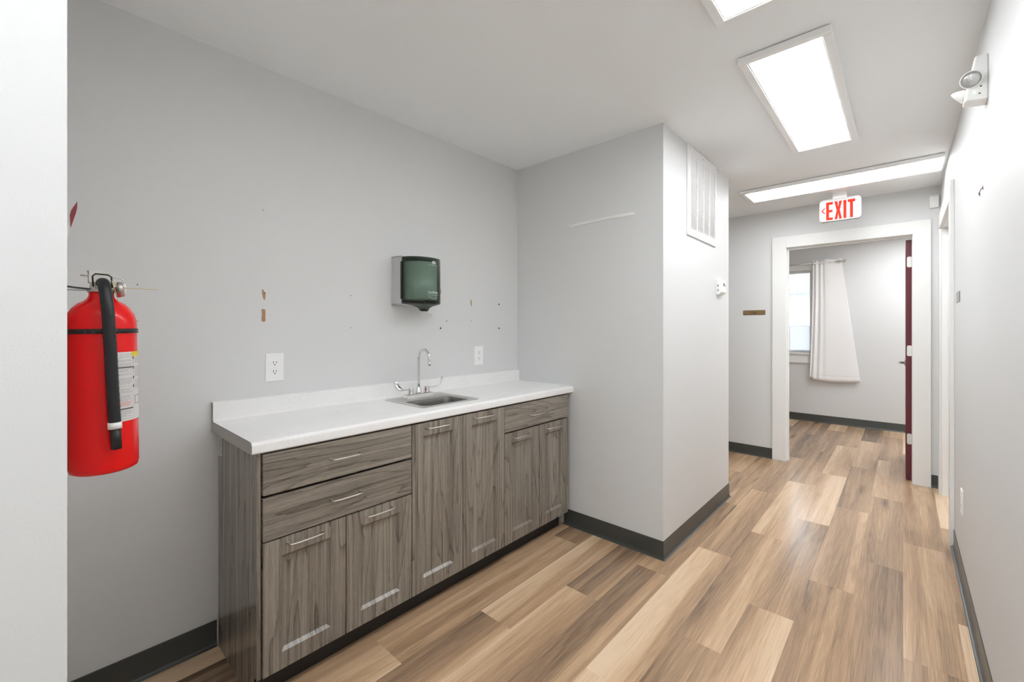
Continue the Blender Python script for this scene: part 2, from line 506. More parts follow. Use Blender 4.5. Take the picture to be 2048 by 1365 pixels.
ceiling = walls('ceiling', [(-2.6, 7.3, -2.2, 3.3, ZC, ZC + 0.1)], CEIL)
mb = MB().box(3.72, 4.33, 1.045, 1.072, ZC - 0.0035, ZC)
mb.build('ceiling_seam', CEIL, ceiling)
wall_left = walls('wall_left', [(-2.6, XL, YF, YB + 0.1, 0, ZC)])
wall_back = walls('wall_back', [(XL, XP, YB, YB + 0.1, 0, ZC)])
wall_pier = walls('wall_pier', [(XP, XP2, YF, 3.2, 0, ZC)])
walls('wall_passage', [(XP2, XE, 3.2, 3.3, 0, ZC)])
DO0, DO1, DT = -0.075, 0.850, 2.076         # door opening in the exit wall
EX2 = XE + 0.10
walls('wall_exit', [(XE, EX2, -2.2, DO0, 0, ZC), (XE, EX2, DO1, 3.3, 0, ZC), (XE, EX2, DO0, DO1, DT, ZC)])
RO0, RO1 = 3.745, 4.69                       # opening in the right wall
YR2 = YR - 0.10
wall_right = walls('wall_right', [(-2.6, RO0, YR2, YR, 0, ZC), (RO1, XE, YR2, YR, 0, ZC), (RO0, RO1, YR2, YR, DT, ZC)])
walls('wall_rear', [(-2.7, -2.6, -0.4, -.12, 0, ZC), (-2.7, -2.6, .88, 1.1, 0, ZC), (-2.7, -2.6, -.12, .88, 2.15, ZC)])
d3 = struct_root('added_door', (-2.65, .38, 0), 'unseen glazed door added behind the camera for daylight')  # added glazing out of view, lets sky light into the hall
mb = MB()
mb.box(-2.68, -2.62, -.12, -.05, 0, 2.15); mb.box(-2.68, -2.62, .81, .88, 0, 2.15)
mb.box(-2.68, -2.62, -.05, .81, 0, .12); mb.box(-2.68, -2.62, -.05, .81, 2.08, 2.15)
mb.build('door_frame', TRIM, d3)
MB().box(-2.655, -2.645, -.05, .81, .12, 2.08).build('pane', GLASS, d3)
walls('wall_side_room', [(3.1, 3.2, -2.2, YR2, 0, ZC), (3.1, XE, -2.2, -2.1, 0, ZC)])
WY0, WY1, WZ0, WZ1 = 0.925, 1.86, 0.942, 2.085
walls('wall_window', [(XW, XW + 0.12, -1.2, WY0, 0, ZC), (XW, XW + 0.12, WY1, 2.9, 0, ZC),
                      (XW, XW + 0.12, WY0, WY1, 0, WZ0), (XW, XW + 0.12, WY0, WY1, WZ1, ZC)])
walls('wall_room_right', [(EX2, XW + 0.12, -1.3, -1.2, 0, ZC)])
walls('wall_room_left', [(EX2, XW + 0.12, 2.8, 2.9, 0, ZC)])

# vinyl cove base
COVE = [(0, .1016), (.0025, .1016), (.0035, .0995), (.0035, .020), (.005, .011), (.009, .0045), (.0145, .0018), (.0165, 0), (0, 0)]
def cove(name, path, label=None):
    P = [Vector(p) for p in path]
    loops = []
    for i, p in enumerate(P):
        ds = []
        if i > 0: ds.append((P[i] - P[i - 1]).normalized())
        if i < len(P) - 1: ds.append((P[i + 1] - P[i]).normalized())
        ns = [Vector((-d.y, d.x)) for d in ds]
        if len(ns) == 2:
            m_ = (ns[0] + ns[1]); m_ = m_ / m_.dot(ns[0])
        else: m_ = ns[0]
        loops.append([(p.x + m_.x * a, p.y + m_.y * a, z) for a, z in COVE])
    mb = MB(); mb.loft(loops, smooth=False)
    return mb.build(name, RUBBER, kind='structure', label=label)
cove('baseboard_back', [(0.49, YB), (XL, YB)])
cove('baseboard_left', [(XL, YB), (XL, YF), (-2.6, YF)])
cove('baseboard_pier', [(XP2, 3.2), (XP2, YF), (XP, YF), (XP, 1.66)])
cove('baseboard_exit_left', [(XE, 0.953), (XE, 3.2)])
cove('baseboard_exit_right', [(XE, YR), (XE, -0.169)])
cove('baseboard_right', [(-2.6, YR), (3.633, YR)])
cove('baseboard_right_corner', [(4.802, YR), (XE, YR)])
cove('baseboard_window', [(XW, -1.2), (XW, 2.8)])
cove('baseboard_passage', [(XE, 3.2), (XP2, 3.2)])

# ------------------------------------------------------------------ doors
d1 = struct_root('door_1', (XE, 0.39, 0), 'burgundy door standing open in a white cased frame under the exit sign')
CT = 0.018
mb = MB()
mb.box(XE - CT, XE, 0.838, 0.952, 0, 2.172)
mb.box(XE - CT, XE, -0.168, -0.061, 0, 2.172)
mb.box(XE - CT, XE, -0.061, 0.838, 2.064, 2.172)
mb.build('casing', TRIM, d1, bevel=0.002)
mb = MB()
mb.box(EX2, EX2 + CT, 0.844, 0.952, 0, 2.172); mb.box(EX2, EX2 + CT, -0.168, -0.067, 0, 2.172)
mb.box(EX2, EX2 + CT, -0.067, 0.844, 2.064, 2.172)
mb.build('rear_casing', TRIM, d1, bevel=0.002)
mb = MB()
J = 0.018
mb.box(XE - .002, EX2 + .002, DO1 - J, DO1, 0, DT); mb.box(XE - .002, EX2 + .002, DO0, DO0 + J, 0, DT)
mb.box(XE - .002, EX2 + .002, DO0 + J, DO1 - J, DT - J, DT)
# stops
mb.box(XE + 0.028, XE + 0.060, DO1 - J - 0.011, DO1 - J, 0, DT - J); mb.box(XE + 0.028, XE + 0.060, DO0 + J, DO0 + J + 0.003, 0, DT - J)
mb.box(XE + 0.028, XE + 0.060, DO0 + J + 0.011, DO1 - J - 0.011, DT - J - 0.011, DT - J)
mb.build('jamb', TRIM, d1, bevel=0.001)
LX0, LX1, LY0, LY1 = 4.950, 5.83, -0.058, -0.019
leaf = MB().box(LX0, LX1, LY0 + .002, LY1 + .002, 0.008, 2.035).build('door_leaf', BURGUNDY, d1, bevel=0.001, label='burgundy door leaf seen edge on')
for z in (1.848, 1.097, 0.352):
    mb = MB()
    mb.prism(rrect(0.032, 0.090, 0.012, 5, -0.040, z), lambda a, b, d: (LX0 + d, a, b), -0.0035, -0.0005)
    mb.lathe([(0.0, -.046), (0.006, -.046), (0.006, .046), (0, .046)], (LX0 - 0.004, -0.060, z), seg=12)
    for dz in (-.03, 0, .03): mb.lathe([(0, -.0045), (.003, -.0045), (.003, -.003), (0, -.003)], (LX0, -.037 + (.008 if dz == 0 else -.002), z + dz), axis=(1, 0, 0), seg=10)
    mb.build('hinge', METALWHITE if z > 1.5 else NICKEL, leaf)
mb = MB()
for s, yy in ((1, LY1 + .002), (-1, LY0 + .002)):
    mb.lathe([(0, 0), (.030, 0), (.030, .006), (.012, .008), (.010, .045), (0, .045)], (5.775, yy, 0.945), axis=(0, s, 0), seg=20)
    mb.tube([(5.775, yy + s * .042, .945), (5.74, yy + s * .048, .945), (5.66, yy + s * .048, .945)], .008, 10)
mb.build('lever_handle', NICKEL, leaf)

d2 = struct_root('door_2', (4.22, YR, 0), 'white cased opening in the right wall')
mb = MB()
mb.box(3.633, RO0 - .006, YR, YR + CT, 0, 2.172); mb.box(RO1 + .006, 4.802, YR, YR + CT, 0, 2.172)
mb.box(RO0 - .006, RO1 + .006, YR, YR + CT, 2.064, 2.172)
mb.build('casing', TRIM, d2, bevel=0.002)
mb = MB()
mb.box(RO0, RO0 + J, YR2 - .002, YR + .002, 0, DT); mb.box(RO1 - J, RO1, YR2 - .002, YR + .002, 0, DT)
mb.box(RO0 + J, RO1 - J, YR2 - .002, YR + .002, DT - J, DT)
mb.box(RO1 - J - .011, RO1 - J, YR2 + .03, YR2 + .062, 0, DT - J); mb.box(RO0 + J, RO1 - J, YR2 + .03, YR2 + .062, DT - J - .011, DT - J)
mb.build('jamb', TRIM, d2, bevel=0.001)

# ------------------------------------------------------------------ window and what is outside
w1 = struct_root('window_1', (XW, 1.39, 1.5), 'white framed window of the far room with neighbouring siding outside')
mb = MB()
mb.box(XW - .018, XW, WY0 - .10, WY0, .80, WZ1 + .10); mb.box(XW - .018, XW, WY1, WY1 + .10, .80, WZ1 + .10)
mb.box(XW - .018, XW, WY0, WY1, WZ1, WZ1 + .10)
mb.build('casing', TRIM, w1, bevel=0.002)
mb = MB(); mb.box(XW - .018, XW, WY0, WY1, .80, WZ0 - .022)
mb.build('apron', TRIM, w1, bevel=0.002)
MB().box(XW - .035, XW + .06, WY0, WY1, WZ0 - .022, WZ0).build('window_sill', TRIM, w1, bevel=0.003)
def rect_frame(mb, y0, y1, z0, z1, t, xa, xb):
    mb.box(xa, xb, y0, y0 + t, z0, z1); mb.box(xa, xb, y1 - t, y1, z0, z1)
    mb.box(xa, xb, y0 + t, y1 - t, z0, z0 + t); mb.box(xa, xb, y0 + t, y1 - t, z1 - t, z1)
mb = MB(); rect_frame(mb, WY0, WY1, WZ0, WZ1, .012, XW + .03, XW + .115)
mb.build('window_frame', PLASTIC, w1, bevel=0.001)
mb = MB(); rect_frame(mb, WY0 + .012, WY1 - .012, WZ0 + .012, WZ1 - .012, .022, XW + .055, XW + .09)
sash = mb.build('sash', PLASTIC, w1, bevel=0.002)
MB().box(XW + .071, XW + .075, WY0 + .03, WY1 - .03, WZ0 + .03, WZ1 - .03).build('pane', GLASS, sash)
mb = MB().box(XW + .045, XW + .056, 1.03, 1.14, WZ0 + .018, WZ0 + .027)
mb.build('sash_latch', mat('grey_latch', (.16, .16, .17), .4), sash)
mb = MB()
wb = thing('window_screen_panel', 'small white square panel with thin grey edge standing low in the far window', 'panel', (XW + .04, 1.075, WZ0))
MB().box(XW + .040, XW + .046, .955, 1.195, WZ0 + .001, 1.312).build('panel_face', trans_mat('translucent_white_panel', (.88, .89, .93)), wb, label='white square face')
mb = MB(); rect_frame(mb, .952, 1.198, WZ0 + .0005, 1.316, .005, XW + .036, XW + .0395)
mb.build('panel_edge', PLASTIC_GREY, wb, label='thin grey edging')

nb = thing('neighbour_building', 'white ribbed metal building with pale roof seen through the window', 'building', (11.5, 2.0, -0.3))
mb = MB()
y = -3.0; prof = []
while y < 9:
    prof += [(y, 0), (y + .18, 0), (y + .20, -.02), (y + .23, -.02), (y + .25, 0)]; y += .25
pts = [(11.5 + d, yy) for yy, d in prof]
loop0 = [(a, b, -.3) for a, b in pts] + [(14.5, 9, -.3), (14.5, -3, -.3)]
loop1 = [(a, b, 2.14) for a, b in pts] + [(14.5, 9, 2.14), (14.5, -3, 2.14)]
mb.loft([loop0, loop1], smooth=False)
mb.build('siding_wall', SIDING, nb)
mb = MB()
for k in range(48):
    y0 = -3 + k * .25
    mb.face([(11.25, y0, 2.17), (11.25, y0 + .21, 2.17), (15.5, y0 + .21, 3.0), (15.5, y0, 3.0)])
    mb.face([(11.25, y0 + .21, 2.17), (11.25, y0 + .23, 2.20), (15.5, y0 + .23, 3.03), (15.5, y0 + .21, 3.0)])
    mb.face([(11.25, y0 + .23, 2.20), (11.25, y0 + .25, 2.17), (15.5, y0 + .25, 3.0), (15.5, y0 + .23, 3.03)])
mb.build('roof', ROOFM, nb)
MB().box(11.23, 11.27, -3, 9, 2.04, 2.165).build('gutter', mat('pale_gutter', (.28, .33, .35), .5), nb)
o = MB().box(7.3, 40, -30, 30, -.4, -.3).box(-40, -2.72, -30, 30, -.4, -.3).build('ground', GROUND, kind='structure')

# ------------------------------------------------------------------ ceiling fixtures
def fixture(x0, x1, y0, y1, label, m=DIFFUSER, group='flat ceiling light panels'):
    t = thing('ceiling_light', label, 'light', ((x0 + x1) / 2, (y0 + y1) / 2, ZC), group)
    z0 = 2.412; fr = 0.030
    mb = MB()
    mb.box(x0, x0 + fr, y0, y1, z0, ZC - .004); mb.box(x1 - fr, x1, y0, y1, z0, ZC - .004)
    mb.box(x0 + fr, x1 - fr, y0, y0 + fr, z0, ZC - .004); mb.box(x0 + fr, x1 - fr, y1 - fr, y1, z0, ZC - .004)
    # inner lip
    mb.box(x0 + fr, x1 - fr, y0 + fr, y0 + fr + .005, z0 + .004, z0 + .010); mb.box(x0 + fr, x1 - fr, y1 - fr - .005, y1 - fr, z0 + .004, z0 + .010)
    mb.box(x0 + fr, x0 + fr + .005, y0 + fr, y1 - fr, z0 + .004, z0 + .010); mb.box(x1 - fr - .005, x1 - fr, y0 + fr, y1 - fr, z0 + .004, z0 + .010)
    mb.build('frame', FRAME, t, bevel=0.0015)
    MB().box(x0 + .012, x1 - .012, y0 + .012, y1 - .012, ZC - .012, ZC).build('shadow_gap_plate', BLACKLINE, t)  # near-black colour stands for the shade in the gap above the frame
    MB().box(x0 + fr, x1 - fr, y0 + fr, y1 - fr, z0 + .010, z0 + .014).build('diffuser', m, t, label='glowing white diffuser')
    return t
fixture(1.995, 3.283, 0.198, 0.520, 'whole rectangular ceiling light between the vent grille and the emergency light')
fixture(0.43, 1.712, 0.198, 0.512, 'ceiling light panel cut off by the top edge, nearest the camera')
fixture(3.965, 4.340, -0.203, 1.016, 'ceiling light panel lying crosswise in front of the exit sign')
fixture(-1.13, 0.14, 0.198, 0.512, 'unseen ceiling light panel added behind the camera')  # added lamp out of view, brightens the near hall
fixture(5.45, 6.67, -0.35, 0.05, 'unseen ceiling light panel added in the room beyond the door', DIFFUSER_ADDED)  # added lamp hidden by the door head, lights the far room
fixture(3.7, 4.4, -1.5, -1.1, 'unseen ceiling light panel added in the side room', DIFFUSER_ADDED)  # added unseen lamp to light the side room

# ------------------------------------------------------------------ base cabinets
KD, KF = 1.597, 1.6235
Z0, Z1 = 0.106, 0.866
def front(root, name, x0, x1, z0, z1, panel, grain, hx, hz, hw, dy=0.0):
    g = 0.0018
    x0 += g; x1 -= g; z0 += g; z1 -= g
    mb = MB()
    yf, yb = KD + dy, KD + .019 + dy
    if not panel:
        mb.box(x0, x1, yf, yb, z0, z1, grain)
        o = mb.build(name, WOOD, root, bevel=0.0012)
    else:
        m_, bw, dp = 0.059, 0.0105, 0.0112
        o4 = [(x0, z0), (x1, z0), (x1, z1), (x0, z1)]
        a4 = [(x0 + m_, z0 + m_), (x1 - m_, z0 + m_), (x1 - m_, z1 - m_), (x0 + m_, z1 - m_)]
        b4 = [(x0 + m_ + bw, z0 + m_ + bw), (x1 - m_ - bw, z0 + m_ + bw), (x1 - m_ - bw, z1 - m_ - bw), (x0 + m_ + bw, z1 - m_ - bw)]
        def P(q, y): return (q[0], y, q[1])
        U = lambda pts: [(p[2] + mb.off[0], p[0] + mb.off[1]) for p in pts]
        def F(pts): mb.face(pts, U(pts))
        for k in range(4):
            k2 = (k + 1) % 4
            F([P(o4[k], yf), P(o4[k2], yf), P(a4[k2], yf), P(a4[k], yf)])
            F([P(a4[k], yf), P(a4[k2], yf), P(b4[k2], yf + dp), P(b4[k], yf + dp)])
            pts = [P(o4[k2], yf), P(o4[k], yf), P(o4[k], yb), P(o4[k2], yb)]
            F(pts)
        F([P(q, yf + dp) for q in b4])
        F([P(q, yb) for q in reversed(o4)])
        o = mb.build(name, WOOD, root)
    h = MB()
    L = hw / 2
    path = [(hx - L, yf, hz), (hx - L, yf - .020, hz), (hx - L + .005, yf - .026, hz), (hx - L * .5, yf - .029, hz), (hx, yf - .0295, hz),
            (hx + L * .5, yf - .029, hz), (hx + L - .005, yf - .026, hz), (hx + L, yf - .020, hz), (hx + L, yf, hz)]
    h.tube(path, .0035, 10)
    for s in (-1, 1): h.lathe([(0, 0), (.0044, 0), (.0044, .004), (.0038, .006), (0, .006)], (hx + s * L, yf, hz), axis=(0, -1, 0), seg=14)
    h.build('handle', NICKEL, o, label='satin nickel bar handle')
    return o
def cabinet(label, x0, x1, fronts, left_open=False, right=False):
    t = thing('base_cabinet', label, 'cabinet', ((x0 + x1) / 2, (KF + YB) / 2, 0), 'grey wood base cabinets under the counter')
    p = 0.0165
    mb = MB()
    zt = 0.872
    for a, b in ((x0, x0 + p), (x1 - p, x1)):
        end = a < .5
        if end: a, b = .493, .5055
        mb.box(a, b, 1.675, YB - .014, 0.0 if end else Z0 - .002, zt, 'z')
        mb.box(a, b, 1.607 if end else KF, 1.675, Z0 - .002, zt, 'z')
    mb.box(x0 + p, x1 - p, KF, YB - .014, Z0 - .002, Z0 + .014, 'x')
    mb.box(x0 + p, x1 - p, YB - .026, YB - .015, Z0 + .014, zt, 'x')
    mb.box(x0 + p, x1 - p, KF, KF + .06, zt - .018, zt, 'x')
    mb.build('carcass', WOOD, t)
    MB().box(x0 + (p if x0 < .5 else .0003), x1 - .0003, 1.672, 1.686, 0.0, Z0 - .003, 'x').build('toe_board', TOE, t, label='black recessed toe board')
    for args in fronts: front(t, *args)
    return t
cA = cabinet('widest grey wood base cabinet at the left end, two stacked drawers over two doors', 0.497, 1.1035, [
    ('drawer', 0.5075, 1.1035, 0.722, Z1, False, 'x', 0.800, 0.799, 0.118, 0.0),
    ('drawer', 0.5075, 1.1035, 0.566, 0.716, False, 'x', 0.800, 0.645, 0.118, 0.0),
    ('door', 0.5075, 0.802, Z0, 0.564, True, 'z', 0.648, 0.540, 0.120, 0.0),
    ('door', 0.802, 1.1035, Z0, 0.564, True, 'z', 0.942, 0.540, 0.120, 0.0)])
cB = cabinet('middle grey wood base cabinet under the sink with two full height doors', 1.1035, 1.698, [
    ('door', 1.1035, 1.400, Z0, Z1, True, 'z', 1.240, 0.840, 0.122, 0.0),
    ('door', 1.400, 1.698, Z0, Z1, True, 'z', 1.537, 0.840, 0.128, 0.0)])
cC = cabinet('grey wood base cabinet beside the pier, single drawer over two doors', 1.698, 2.296, [
    ('drawer', 1.698, 2.294, 0.720, Z1, False, 'x', 1.980, 0.789, 0.136, 0.0),
    ('door', 1.698, 1.999, Z0, 0.716, True, 'z', 1.828, 0.685, 0.132, 0.0),
    ('door', 1.999, 2.294, Z0, 0.716, True, 'z', 2.128, 0.685, 0.138, 0.0)])
mb = MB()
mb.prism([(KF, .8722), (KF, .845), (YB - .02, .845), (YB - .02, .8722)], lambda a, b, d: (d, a, b), 2.297, XP - .001)
mb.build('filler_strip', WOOD, cC)
# rating sticker on the exposed side
st = MB().box(0.4915, 0.4929, 2.014, 2.060, 0.778, 0.8715)
st = st.build('sticker', LABELW, cA, label='white printed sticker')
mb = MB()
z = .866
rs = random.Random(3)
while z > .782:
    h = .0035 if abs(z - .823) < .003 else rs.choice([.0008, .0011, .0014])
    mb.box(.4910, .4916, 2.016, 2.058 - rs.random() * .012, z - h, z); z -= h + .0028
mb.build('printed_lines', INK, st)

# ------------------------------------------------------------------ worktop
CZ = 0.914
ZB = 0.873
X0c, X1c = 0.472, XP
SX0, SX1, SY0, SY1 = 1.228, 1.566, 1.682, 1.992    # cut-out hidden by the sink rim
yf = 1.588
front_p = [(yf + .020, ZB), (yf + .003, ZB), (yf, ZB + .004), (yf, CZ - .014), (yf + .0015, CZ - .008), (yf + .005, CZ - .003), (yf + .011, CZ - .0005), (yf + .018, CZ)]
back_p = [(YB - .030, CZ), (YB - .024, CZ + .0015), (YB - .0205, CZ + .005), (YB - .019, CZ + .011), (YB - .019, .982), (YB - .0175, .9885), (YB - .013, .9915), (YB, .9915), (YB, ZB)]
full = front_p + back_p
mb = MB()
fx = lambda a, b, d: (d, a, b)
def add_prof(poly, xa, xb):
    sm = [(xa, a, b) for a, b in poly], [(xb, a, b) for a, b in poly]
    mb.loft(list(sm), smooth=True)
add_prof(full, X0c + .0015, SX0)
add_prof(full, SX1, X1c)
add_prof(front_p + [(SY0, CZ), (SY0, ZB)], SX0, SX1)
add_prof([(SY1, ZB), (SY1, CZ)] + back_p, SX0, SX1)
ct = mb.build('worktop', COUNTER, origin=(1.4, 1.83, ZB), bevel=0)
for p_ in ct.data.polygons:
    n_ = p_.normal
    if abs(n_.x) > .9: p_.use_smooth = False
em = ct.modifiers.new('edges', 'EDGE_SPLIT'); em.split_angle = R(35)
tag(ct, 'white marbled laminate worktop with upstand running over the base cabinets', 'worktop')
mb = MB(); mb.prism(full, fx, X0c, X0c + .0015)
e_ = mb.build('end_cap', ENDCAP, ct, label='beige grey end cap')
# thin dark line where the laminate wraps the end
mb = MB()
ln = front_p[2:] + back_p[:-1]
for (a, b), (c, d) in zip(ln[:-1], ln[1:]):
    v1 = Vector((a, b)); v2 = Vector((c, d)); t_ = (v2 - v1)
    if t_.length < 1e-6: continue
    n_ = Vector((t_.y, -t_.x)).normalized() * .0012
    mb.face([(X0c - .0003, a, b), (X0c - .0003, c, d), (X0c - .0003, c + n_.x, d + n_.y), (X0c - .0003, a + n_.x, b + n_.y)])
mb.build('laminate_edge', BLACKLINE, ct)

# ------------------------------------------------------------------ sink and faucet
sk = thing('sink', 'small square stainless steel drop-in sink set in the white worktop', 'sink', (1.397, 1.838, CZ))
mb = MB()
rx0, rx1, ry0, ry1 = 1.212, 1.582, 1.664, 2.012
bx0, bx1, by0, by1 = 1.243, 1.551, 1.693, 1.897
def rr(x0, x1, y0, y1, r, z): return [(a, b, z) for a, b in rrect(x1 - x0, y1 - y0, r, 6, (x0 + x1) / 2, (y0 + y1) / 2)]
loops = [rr(rx0, rx1, ry0, ry1, .022, CZ - .0002), rr(rx0 + .002, rx1 - .002, ry0 + .002, ry1 - .002, .021, CZ + .0028),
         rr(rx0 + .006, rx1 - .006, ry0 + .006, ry1 - .006, .020, CZ + .0042),
         rr(rx0 + .012, rx1 - .012, ry0 + .012, ry1 - .012, .019, CZ + .0035),
         rr(bx0, bx1, by0, by1, .045, CZ + .002), rr(bx0 + .004, bx1 - .004, by0 + .004, by1 - .004, .043, CZ - .003),
         rr(bx0 + .009, bx1 - .009, by0 + .009, by1 - .009, .040, CZ - .03), rr(bx0 + .016, bx1 - .016, by0 + .014, by1 - .014, .038, CZ - .13),
         rr(bx0 + .040, bx1 - .040, by0 + .034, by1 - .034, .03, CZ - .145), rr(bx0 + .12, bx1 - .12, by0 + .08, by1 - .08, .02, CZ - .148)]
mb.loft(loops, cap=False)
idx = len(mb.v) - len(loops[-1])
mb.f.append(tuple(range(idx, idx + len(loops[-1])))); mb.uv.append([(0, 0)] * len(loops[-1])); mb.s.append(False); mb.mi.append(0)
mb.mi = [0 if max(mb.v[i][2] for i in f) > CZ + .0018 else 1 for f in mb.f]
mbr = MB(); mbb = MB()
for f, m_ in zip(mb.f, mb.mi): (mbb if m_ else mbr).face([mb.v[i] for i in f], smooth=True)
mbr.build('rim', STEEL, sk)
bowl = mbb.build('basin', STEEL_SHADED, sk)
MB().lathe([(0, .002), (.020, .002), (.026, .004), (.030, .001), (.030, 0), (0, 0)], (1.397, 1.795, CZ - .147), seg=24).build('drain', CHROME, sk)

fc = thing('faucet', 'chrome gooseneck faucet with two wing lever handles behind the sink', 'faucet', (1.394, 1.955, CZ + .002))
zb = CZ + .0022
mb = MB()
mb.loft([rr(1.306, 1.482, 1.930, 1.980, .008, zb), rr(1.308, 1.480, 1.932, 1.978, .008, zb + .018), rr(1.313, 1.475, 1.937, 1.973, .006, zb + .022)], smooth=False)
mb.build('base_plate', CHROME, fc, bevel=.001)
mb = MB()
cx_, cy_, cz_, rad = 1.394, 1.955, 1.128, .047
path = [(cx_, cy_, zb + .02), (cx_, cy_, 1.0), (cx_, cy_, cz_)]
for k in range(1, 15):
    a = R(180 * k / 14 * 1.0)
    path.append((cx_ + .001 * k / 14, cy_ - rad + rad * math.cos(a), cz_ + rad * math.sin(a)))
path.append((cx_ + .001, cy_ - 2 * rad - .001, cz_ - .018))
mb.tube(path, .0078, 16)
mb.lathe([(0, 0), (.017, 0), (.017, .010), (.0125, .016), (.0125, .030), (.0095, .034), (0, .034)], (cx_, cy_, zb + .021), seg=24)
sp = mb.build('spout', CHROME, fc)
MB().lathe([(0, 0), (.0105, 0), (.0105, .018), (.009, .021), (0, .021)], (cx_ + .001, cy_ - 2 * rad - .001, cz_ - .036), seg=20).build('aerator', CHROME, sp)
for s, hx in ((-1, 1.343), (1, 1.447)):
    mb = MB()
    mb.lathe([(0, 0), (.019, 0), (.019, .004), (.017, .010), (.015, .028), (.013, .034), (0, .036)], (hx, 1.955, zb + .020), seg=10, smooth=False)
    zz = zb + .046
    P_ = [(hx, 1.955, zz), (hx + s * .025, 1.952, zz + .001), (hx + s * .050, 1.948, zz + .001), (hx + s * .072, 1.945, zz + .008),
          (hx + s * .087, 1.944, zz + .022), (hx + s * .096, 1.944, zz + .038), (hx + s * .101, 1.944, zz + .052)]
    Wd = [.006, .006, .008, .011, .012, .012, .007]; Th = [.0045, .004, .0035, .003, .003, .003, .003]
    loops = []
    for i, p in enumerate(P_):
        d = (Vector(P_[min(i + 1, 6)]) - Vector(P_[max(i - 1, 0)])).normalized()
        side = Vector((0, 1, 0)); nr = d.cross(side).normalized()
        tw = R(0 if i < 2 else min(62, (i - 1) * 22)) * -s
        side, nr = side * math.cos(tw) + nr * math.sin(tw), nr * math.cos(tw) - side * math.sin(tw)
        loops.append([Vector(p) + side * Wd[i] * math.cos(2 * math.pi * k / 16) + nr * Th[i] * math.sin(2 * math.pi * k / 16) for k in range(16)])
    mb.loft(loops)
    mb.build('wing_handle', CHROME, fc)

# ------------------------------------------------------------------ towel dispenser
td = thing('paper_towel_dispenser', 'smoky green and grey wall mounted paper towel dispenser above the sink', 'dispenser', (1.42, YB, 1.42))
hx0, hx1, hy, hz0, hz1 = 1.302, 1.538, 1.979, 1.420, 1.680
mb = MB()
mb.box(hx0, hx0 + .006, hy + .003, YB, hz0, hz1); mb.box(hx1 - .006, hx1, hy + .003, YB, hz0, hz1)
mb.box(hx0, hx1, YB - .004, YB, hz0, hz1); mb.box(hx0, hx1, hy + .006, YB, hz1 - .005, hz1); mb.box(hx0, hx1, hy + .01, YB, hz0, hz0 + .005)
mb.build('housing', PLASTIC_GREY, td, label='light grey housing', bevel=.002)
MB().box(hx0 - .002, hx0 + .004, hy - .004, hy + .008, 1.447, 1.648).build('side_latch', BLACK, td)
xc = (hx0 + hx1) / 2; ea, eb = .1175, .098
def cover_pt(s, off=0.0):
    """s in -1..1 across"""
    a = R(90 - 90 * s)
    c_, s_ = math.cos(a), math.sin(a)
    return (xc + (ea + off) * (abs(c_) ** .94) * (1 if c_ >= 0 else -1), hy - (eb + off) * (abs(s_) ** .94))
NS = 40
def cover_loop(sc_, z, cyn=None):
    out = []
    for k in range(NS + 1):
        x, y = cover_pt(-1 + 2 * k / NS)
        if sc_ != 1:
            x = xc + (x - xc) * sc_; y = (hy - .045) + (y - (hy - .045)) * sc_
        out.append((x, y, z))
    return out
mb = MB()
mb.loft([cover_loop(1, 1.428), cover_loop(1, 1.672)], closed=False, cap=False)
mb.face([p for p in cover_loop(1, 1.672)])
loops = [cover_loop(1, 1.428), cover_loop(.97, 1.424), cover_loop(.55, 1.412), cover_loop(.32, 1.402), cover_loop(.22, 1.388), cover_loop(.16, 1.384)]
mb.loft(loops, closed=True, cap=False)
cov = mb.build('front_cover', SMOKE, td, label='translucent smoky green cover')
mb = MB(); mb.loft([cover_loop(.24, 1.392), cover_loop(.17, 1.383)], cap=True)
mb.build('nozzle', BLACK, td)
MB().lathe([(.02, 0), (.092, 0), (.094, .003), (.094, .200), (.092, .203), (.02, .203)], (xc, hy + .002, 1.447), seg=40).build('towel_roll', PAPER, td, label='white paper roll inside the cover')
mb = MB()
mb.box(xc + .0, xc + .085, hy - .050, hy - .030, 1.430, 1.4445)
mb.build('inner_tray', BLACK, td)
mb = MB()
mb.tube([(xc, hy - .045, 1.386), (xc + .012, hy - .048, 1.377), (xc + .030, hy - .050, 1.372), (xc + .043, hy - .052, 1.363)], [.002, .006, .004, .005], 8, flat=.3)
mb.build('paper_tail', PAPER, td, label='white paper end hanging from the nozzle')
MB().tube([(hx1 + .001, 1.968, 1.520), (hx1 + .013, 1.966, 1.518), (hx1 + .015, 1.966, 1.512), (hx1 + .015, 1.966, 1.490), (hx1 + .012, 1.966, 1.483), (hx1 + .001, 1.968, 1.482)], .0020, 8).build('key_tab', BLUE, td, label='small dark blue tab')
# lettering printed on the curved cover, centred right of the middle of the view
mb = MB()
s0 = 0.10
def wrap(cs, cz):
    def fn(a, b):
        x, y = cover_pt(cs + a / .125, .0007)
        return (x, y, cz + b)
    return fn
add_text(mb, 'SofPull', .017, wrap(s0, 1.4835))
add_text(mb, 'PAPER TOWEL DISPENSER', .0050, wrap(s0, 1.4700))
for p0, p1 in (((-.019, 1.4620), (0, 1.4480)), ((0, 1.4480), (.019, 1.4620)), ((-.019, 1.4620), (.019, 1.4620))):
    v1, v2 = Vector(p0), Vector(p1); n_ = (v2 - v1).normalized(); n_ = Vector((-n_.y, n_.x)) * .0007
    q = []
    for pt in (v1 - n_, v2 - n_, v2 + n_, v1 + n_):
        x, y = cover_pt(s0 + pt.x / .125, .0007); q.append((x, y, pt.y))
    mb.face(q)
mb.build('lettering', PRINT, cov, label='pale printed lettering')
mb = MB()
